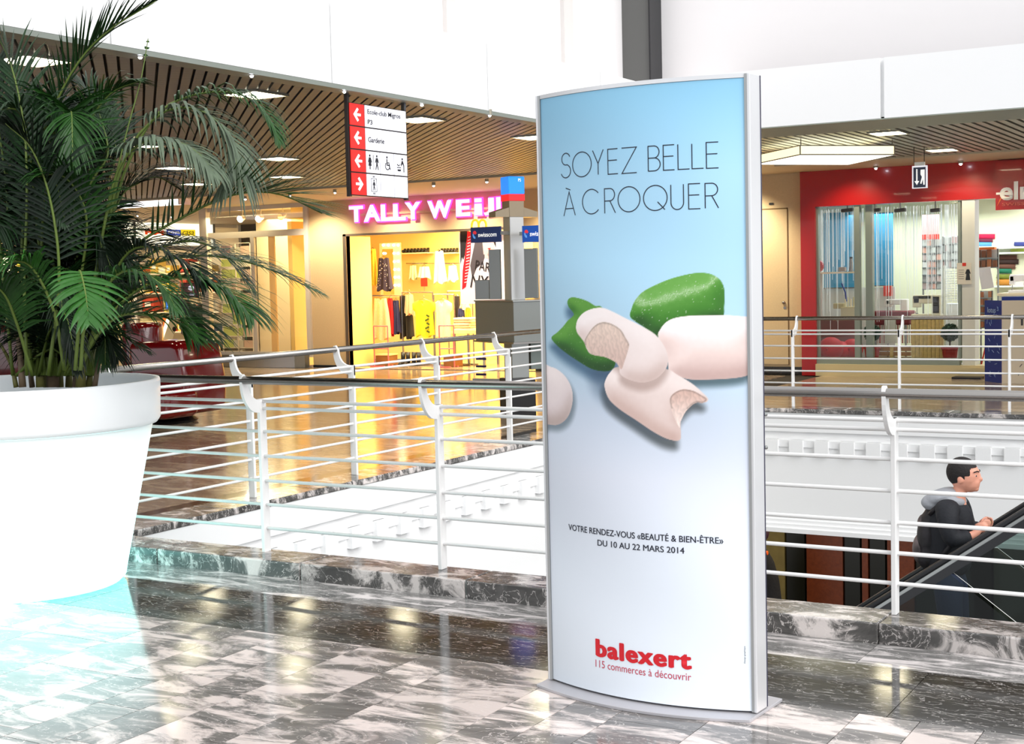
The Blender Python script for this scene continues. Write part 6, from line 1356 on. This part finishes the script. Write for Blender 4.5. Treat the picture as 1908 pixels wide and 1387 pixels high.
M_SKIN = mat('skin', rgb(226, 158, 134), .5); M_HAIR = mat('short_dark_hair', rgb(22, 14, 14), .7, bump=(90, .5)); M_JKT = mat('dark_navy_jacket', rgb(18, 20, 28), .75, bump=(14, .9)); M_HOOD = mat('grey_hood_fabric', rgb(160, 162, 168), .85, bump=(50, .3)); M_JEAN = mat('dark_jeans', rgb(30, 42, 66), .8, bump=(60, .2))
hc = J(1797, 886); neck = J(1785, 925); chest = J(1768, 965); waist = J(1764, 1035); pelv = J(1766, 1070)
fz = per.location.z; px_ = pelv.x
shL, shR = J(1774, 938, -.17), J(1774, 938, .17)        # near shoulder (towards camera), far shoulder
elL, elR = J(1785, 1000, -.22), J(1790, 1000, .22)
wrL, wrR = J(1825, 990, -.13), J(1822, 985, .08)
ex = MB()
ex.sph(hc, .102, 20, (.98, .76, 1.06)); ex.sph(hc+Vector((.035, 0, -.045)), .07, 16, (1, .8, 1)); ex.sph(hc+Vector((.072, 0, -.088)), .026, 10, (1, 1.1, .8))          # skull, jaw, chin
ex.sph(hc+Vector((.106, 0, -.022)), .015, 10, (1.1, .8, 1.25)); ex.sph(hc+Vector((.099, 0, .004)), .011, 8, (1, .8, 1.7))          # nose
ex.sph(hc+Vector((.092, 0, -.056)), .012, 8, (1, 1.6, .5)); ex.sph(hc+Vector((.090, 0, -.068)), .012, 8, (1, 1.5, .5))     # lips
ex.sph(hc+Vector((.083, 0, .03)), .022, 10, (.8, 2.0, .6))                                                        # brow
for s in (-1, 1): ex.sph(hc+Vector((-.012, s*.079, -.02)), .024, 10, (.8, .35, 1.25))                                  # ears
fing = []
for hand, s, wr in ((J(1840, 972, -.10), -1, wrL), (J(1838, 975, .06), 1, wrR)):
    ex.sph(hand.lerp(wr, .35), .036, 12, (1.3, .6, 1)); dirv = (hand-wr).normalized()
    for k in range(4):
        b0 = hand+Vector((.0, s*.0, .022-.016*k)); L = (.030, .034, .032, .025)[k]
        fing.append([(hand.lerp(wr, .4)+Vector((0, 0, .012-.01*k)), .010), (b0, .009), (b0+Vector((L*.8, -s*.010, .004)), .008), (b0+Vector((L*1.1, -s*.030, -.006)), .007)])
    fing.append([(hand.lerp(wr, .7)+Vector((0, -s*.015, .02)), .011), (hand+Vector((-.01, -s*.03, .035)), .009), (hand+Vector((.018, -s*.036, .030)), .008)])
chains = [[(pelv, (.12, .15)), (waist, (.10, .13)), (chest, (.11, .16)), (J(1778, 938), (.08, .11)), (neck, .052), (hc+Vector((-.01, 0, -.04)), .05)],
          [(chest+Vector((0, 0, .04)), .08), (shL, .055), (elL, .042), (wrL, .028), (wrL.lerp(J(1840, 972, -.10), .6), .028)], [(chest+Vector((0, 0, .04)), .08), (shR, .055), (elR, .042), (wrR, .028), (wrR.lerp(J(1838, 975, .06), .6), .028)]]
for s in (-1, 1): chains.append([(pelv, .1), (Vector((px_+.02, PY+s*.09, pelv.z-.08)), .085), (Vector((px_+.05, PY+s*.10, (pelv.z+fz)/2+.02)), .058), (Vector((px_+.01, PY+s*.10, fz+.09)), .038), (Vector((px_+.10, PY+s*.10, fz+.045)), .034)])
skinned(chains+fing, ex, .0065, M_SKIN, 'body', per, sm=3)
e = MB()
for s in (-1, 1): e.sph(hc+Vector((.0785, s*.034, .004)), .0095, 10)
e.build('eyes', mat('eye_white', (.8, .8, .8), .2), per, smooth=True)
e = MB()
for s in (-1, 1): e.sph(hc+Vector((.0845, s*.036, .004)), .0062, 8)
e.build('irises', M_BLACK, per, smooth=True)
m = MB()
for s in (-1, 1): m.tube([hc+Vector((.098, s*.014, .03)), hc+Vector((.092, s*.035, .036)), hc+Vector((.075, s*.056, .030))], .0042, 6)
m.build('eyebrows', M_HAIR, per)
hb = MB(); hb.sph(hc+Vector((-.016, 0, .022)), .1065, 72, (.98, .80, .98))
me = hb.mesh('hair'); bm = bmesh.new(); bm.from_mesh(me)
for f in [f for f in bm.faces if (lambda c: (c.x > hc.x+.052 and c.z < hc.z+.060) or (c.z < hc.z-.03 and c.x > hc.x-.02) or c.z < hc.z-.085 or (c.x > hc.x+.02 and c.z < hc.z+.0))(f.calc_center_median())]: bm.faces.remove(f)
bm.to_mesh(me); bm.free(); me.polygons.foreach_set('use_smooth', [True]*len(me.polygons)); link('hair', me, M_HAIR, per)
skinned([[(pelv+Vector((0, 0, -.03)), (.145, .185)), (waist, (.14, .175)), (chest, (.145, .195)), (J(1776, 937), (.10, .14)), (J(1781, 927), (.066, .085))],
         [(chest+Vector((0, 0, .05)), .10), (shL, .085), (elL, .072), (wrL.lerp(elL, .12), .050)], [(chest+Vector((0, 0, .05)), .10), (shR, .085), (elR, .072), (wrR.lerp(elR, .12), .050)]], None, .012, M_JKT, 'jacket', per, sm=5)
tr = []
for s in (-1, 1): tr.append([(pelv+Vector((0, 0, .02)), .12), (Vector((px_+.02, PY+s*.09, pelv.z-.08)), .105), (Vector((px_+.05, PY+s*.10, (pelv.z+fz)/2+.02)), .08), (Vector((px_+.01, PY+s*.10, fz+.07)), .062)])
skinned(tr, None, .014, M_JEAN, 'trousers', per, sm=4)
for s in (-1, 1): MB().sph(Vector((px_+.07, PY+s*.10, fz+.045)), .1, 14, (1.25, .48, .45)).build('shoe', M_BLACK, per, smooth=True)
# hood: a soft collar roll that droops behind the neck
hp = [(neck+Vector((.055*math.cos(w)-.02-.02*(1-math.cos(w)), .085*math.sin(w), -.012-.012*(1+math.cos(w)))), .030+.016*(1-math.cos(w))/2) for w in [2*PI*i/12 for i in range(12)]]
hx = MB().sph(J(1755, 925), .100, 16, (1.25, 1.35, .55), Matrix.Rotation(-.35, 3, 'Y')).sph(J(1740, 936), .078, 14, (1.1, 1.5, .75)).sph(J(1735, 945), .04, 12, (1, 1.6, .9))
skinned([hp+[hp[0]]], hx, .010, M_HOOD, 'hood', per, sm=3)
MB().box(J(1700, 1062).x, J(1700, 1062).x, 0, 0, 0, 0) if False else None
bp = thing('backpack', J(1728, 1000), 'dark patterned backpack on the back of the man on the escalator', 'bag')
def rblob(nm, c, r, sc, m, parent, vox=.012, extra=()):
    mb = MB().sph(c, r, 18, sc)
    for e_ in extra: mb.sph(*e_)
    me = mb.mesh(nm); o = bpy.data.objects.new('t', me); COL.objects.link(o); rm = o.modifiers.new('r', 'REMESH'); rm.mode = 'VOXEL'; rm.voxel_size = vox; sm = o.modifiers.new('s', 'SMOOTH'); sm.factor = .6; sm.iterations = 4
    me = evalmesh(o); bpy.data.objects.remove(o); me.materials.clear(); me.polygons.foreach_set('use_smooth', [True]*len(me.polygons)); return link(nm, me, m, parent)
M_BPK = mat('backpack_fabric', rgb(30, 26, 30), .6, bump=(20, .5), var=.5); M_BPK2 = mat('backpack_pattern', rgb(96, 84, 84), .6, var=.9)
rblob('main_body', J(1733, 1000), .15, (.58, .85, 1.3), M_BPK, bp, extra=((J(1740, 965), .10, 14, (.7, 1, 1)), (J(1732, 1035), .115, 14, (.75, 1.1, .9))))
rblob('front_pocket', J(1716, 1022), .10, (.55, 1.1, 1.1), M_BPK2, bp)
rblob('top_pocket', J(1722, 975), .075, (.6, 1.2, .9), M_BPK2, bp)
for s in (-1, 1): MB().tube(bez([J(1738, 955, s*.09), J(1760, 938, s*.13), J(1785, 955, s*.15), J(1785, 1000, s*.15), J(1755, 1040, s*.12)], 10), .016, 6).build('strap', M_BPK, bp, smooth=True)
pk = thing('snack_packet', J(1845, 975, -.06), 'small yellow and green packet in the hand of the man on the escalator', 'packet')
c = J(1843, 975, -.07); MB().obox(c, .035, .03, .05, M=Matrix.Rotation(.3, 3, 'Y')).build('wrapper', mat('lime_wrapper', rgb(196, 220, 60), .5), pk); MB().obox(c+Vector((0.002, 0, .026)), .036, .031, .008, M=Matrix.Rotation(.3, 3, 'Y')).build('cap', M_FASCIA, pk)
# partly hidden mannequin on the lower level beyond the totem edge
mc = at_y(1418, 1040, 15.9)
mq = thing('mannequin', (mc.x, 15.9, -4.4), 'dark coated figure with a red scarf mostly hidden behind the totem edge', 'mannequin')
MB().tube([(mc.x, 15.9, -4.4), (mc.x, 15.9, -3.6)], .04, 10).tube([(mc.x, 15.9, -4.4), (mc.x, 15.9, -4.37)], .2, 20).build('stand', M_STEELD, mq)
rblob('coat', Vector((mc.x, 15.9, -2.45)), .3, (.85, .6, 2.6), mat('black_fur', rgb(14, 12, 16), .9, bump=(40, .8)), mq, .03)
rblob('head', Vector((mc.x, 15.9, -1.50)), .11, (.95, 1, 1.2), mat('dark_plum', rgb(50, 20, 36), .6), mq, .02)
rblob('scarf', Vector((mc.x+.0, 15.88, -1.38)), .15, (.85, .9, .55), mat('crimson_sequins', rgb(170, 30, 70), .3, bump=(60, .6)), mq, .02)
MB().tube([(mc.x-.1, 15.75, -1.72), (mc.x+.14, 15.75, -1.72)], .025, 8).build('belt', mat('orange_strap', rgb(240, 100, 30), .5), mq)
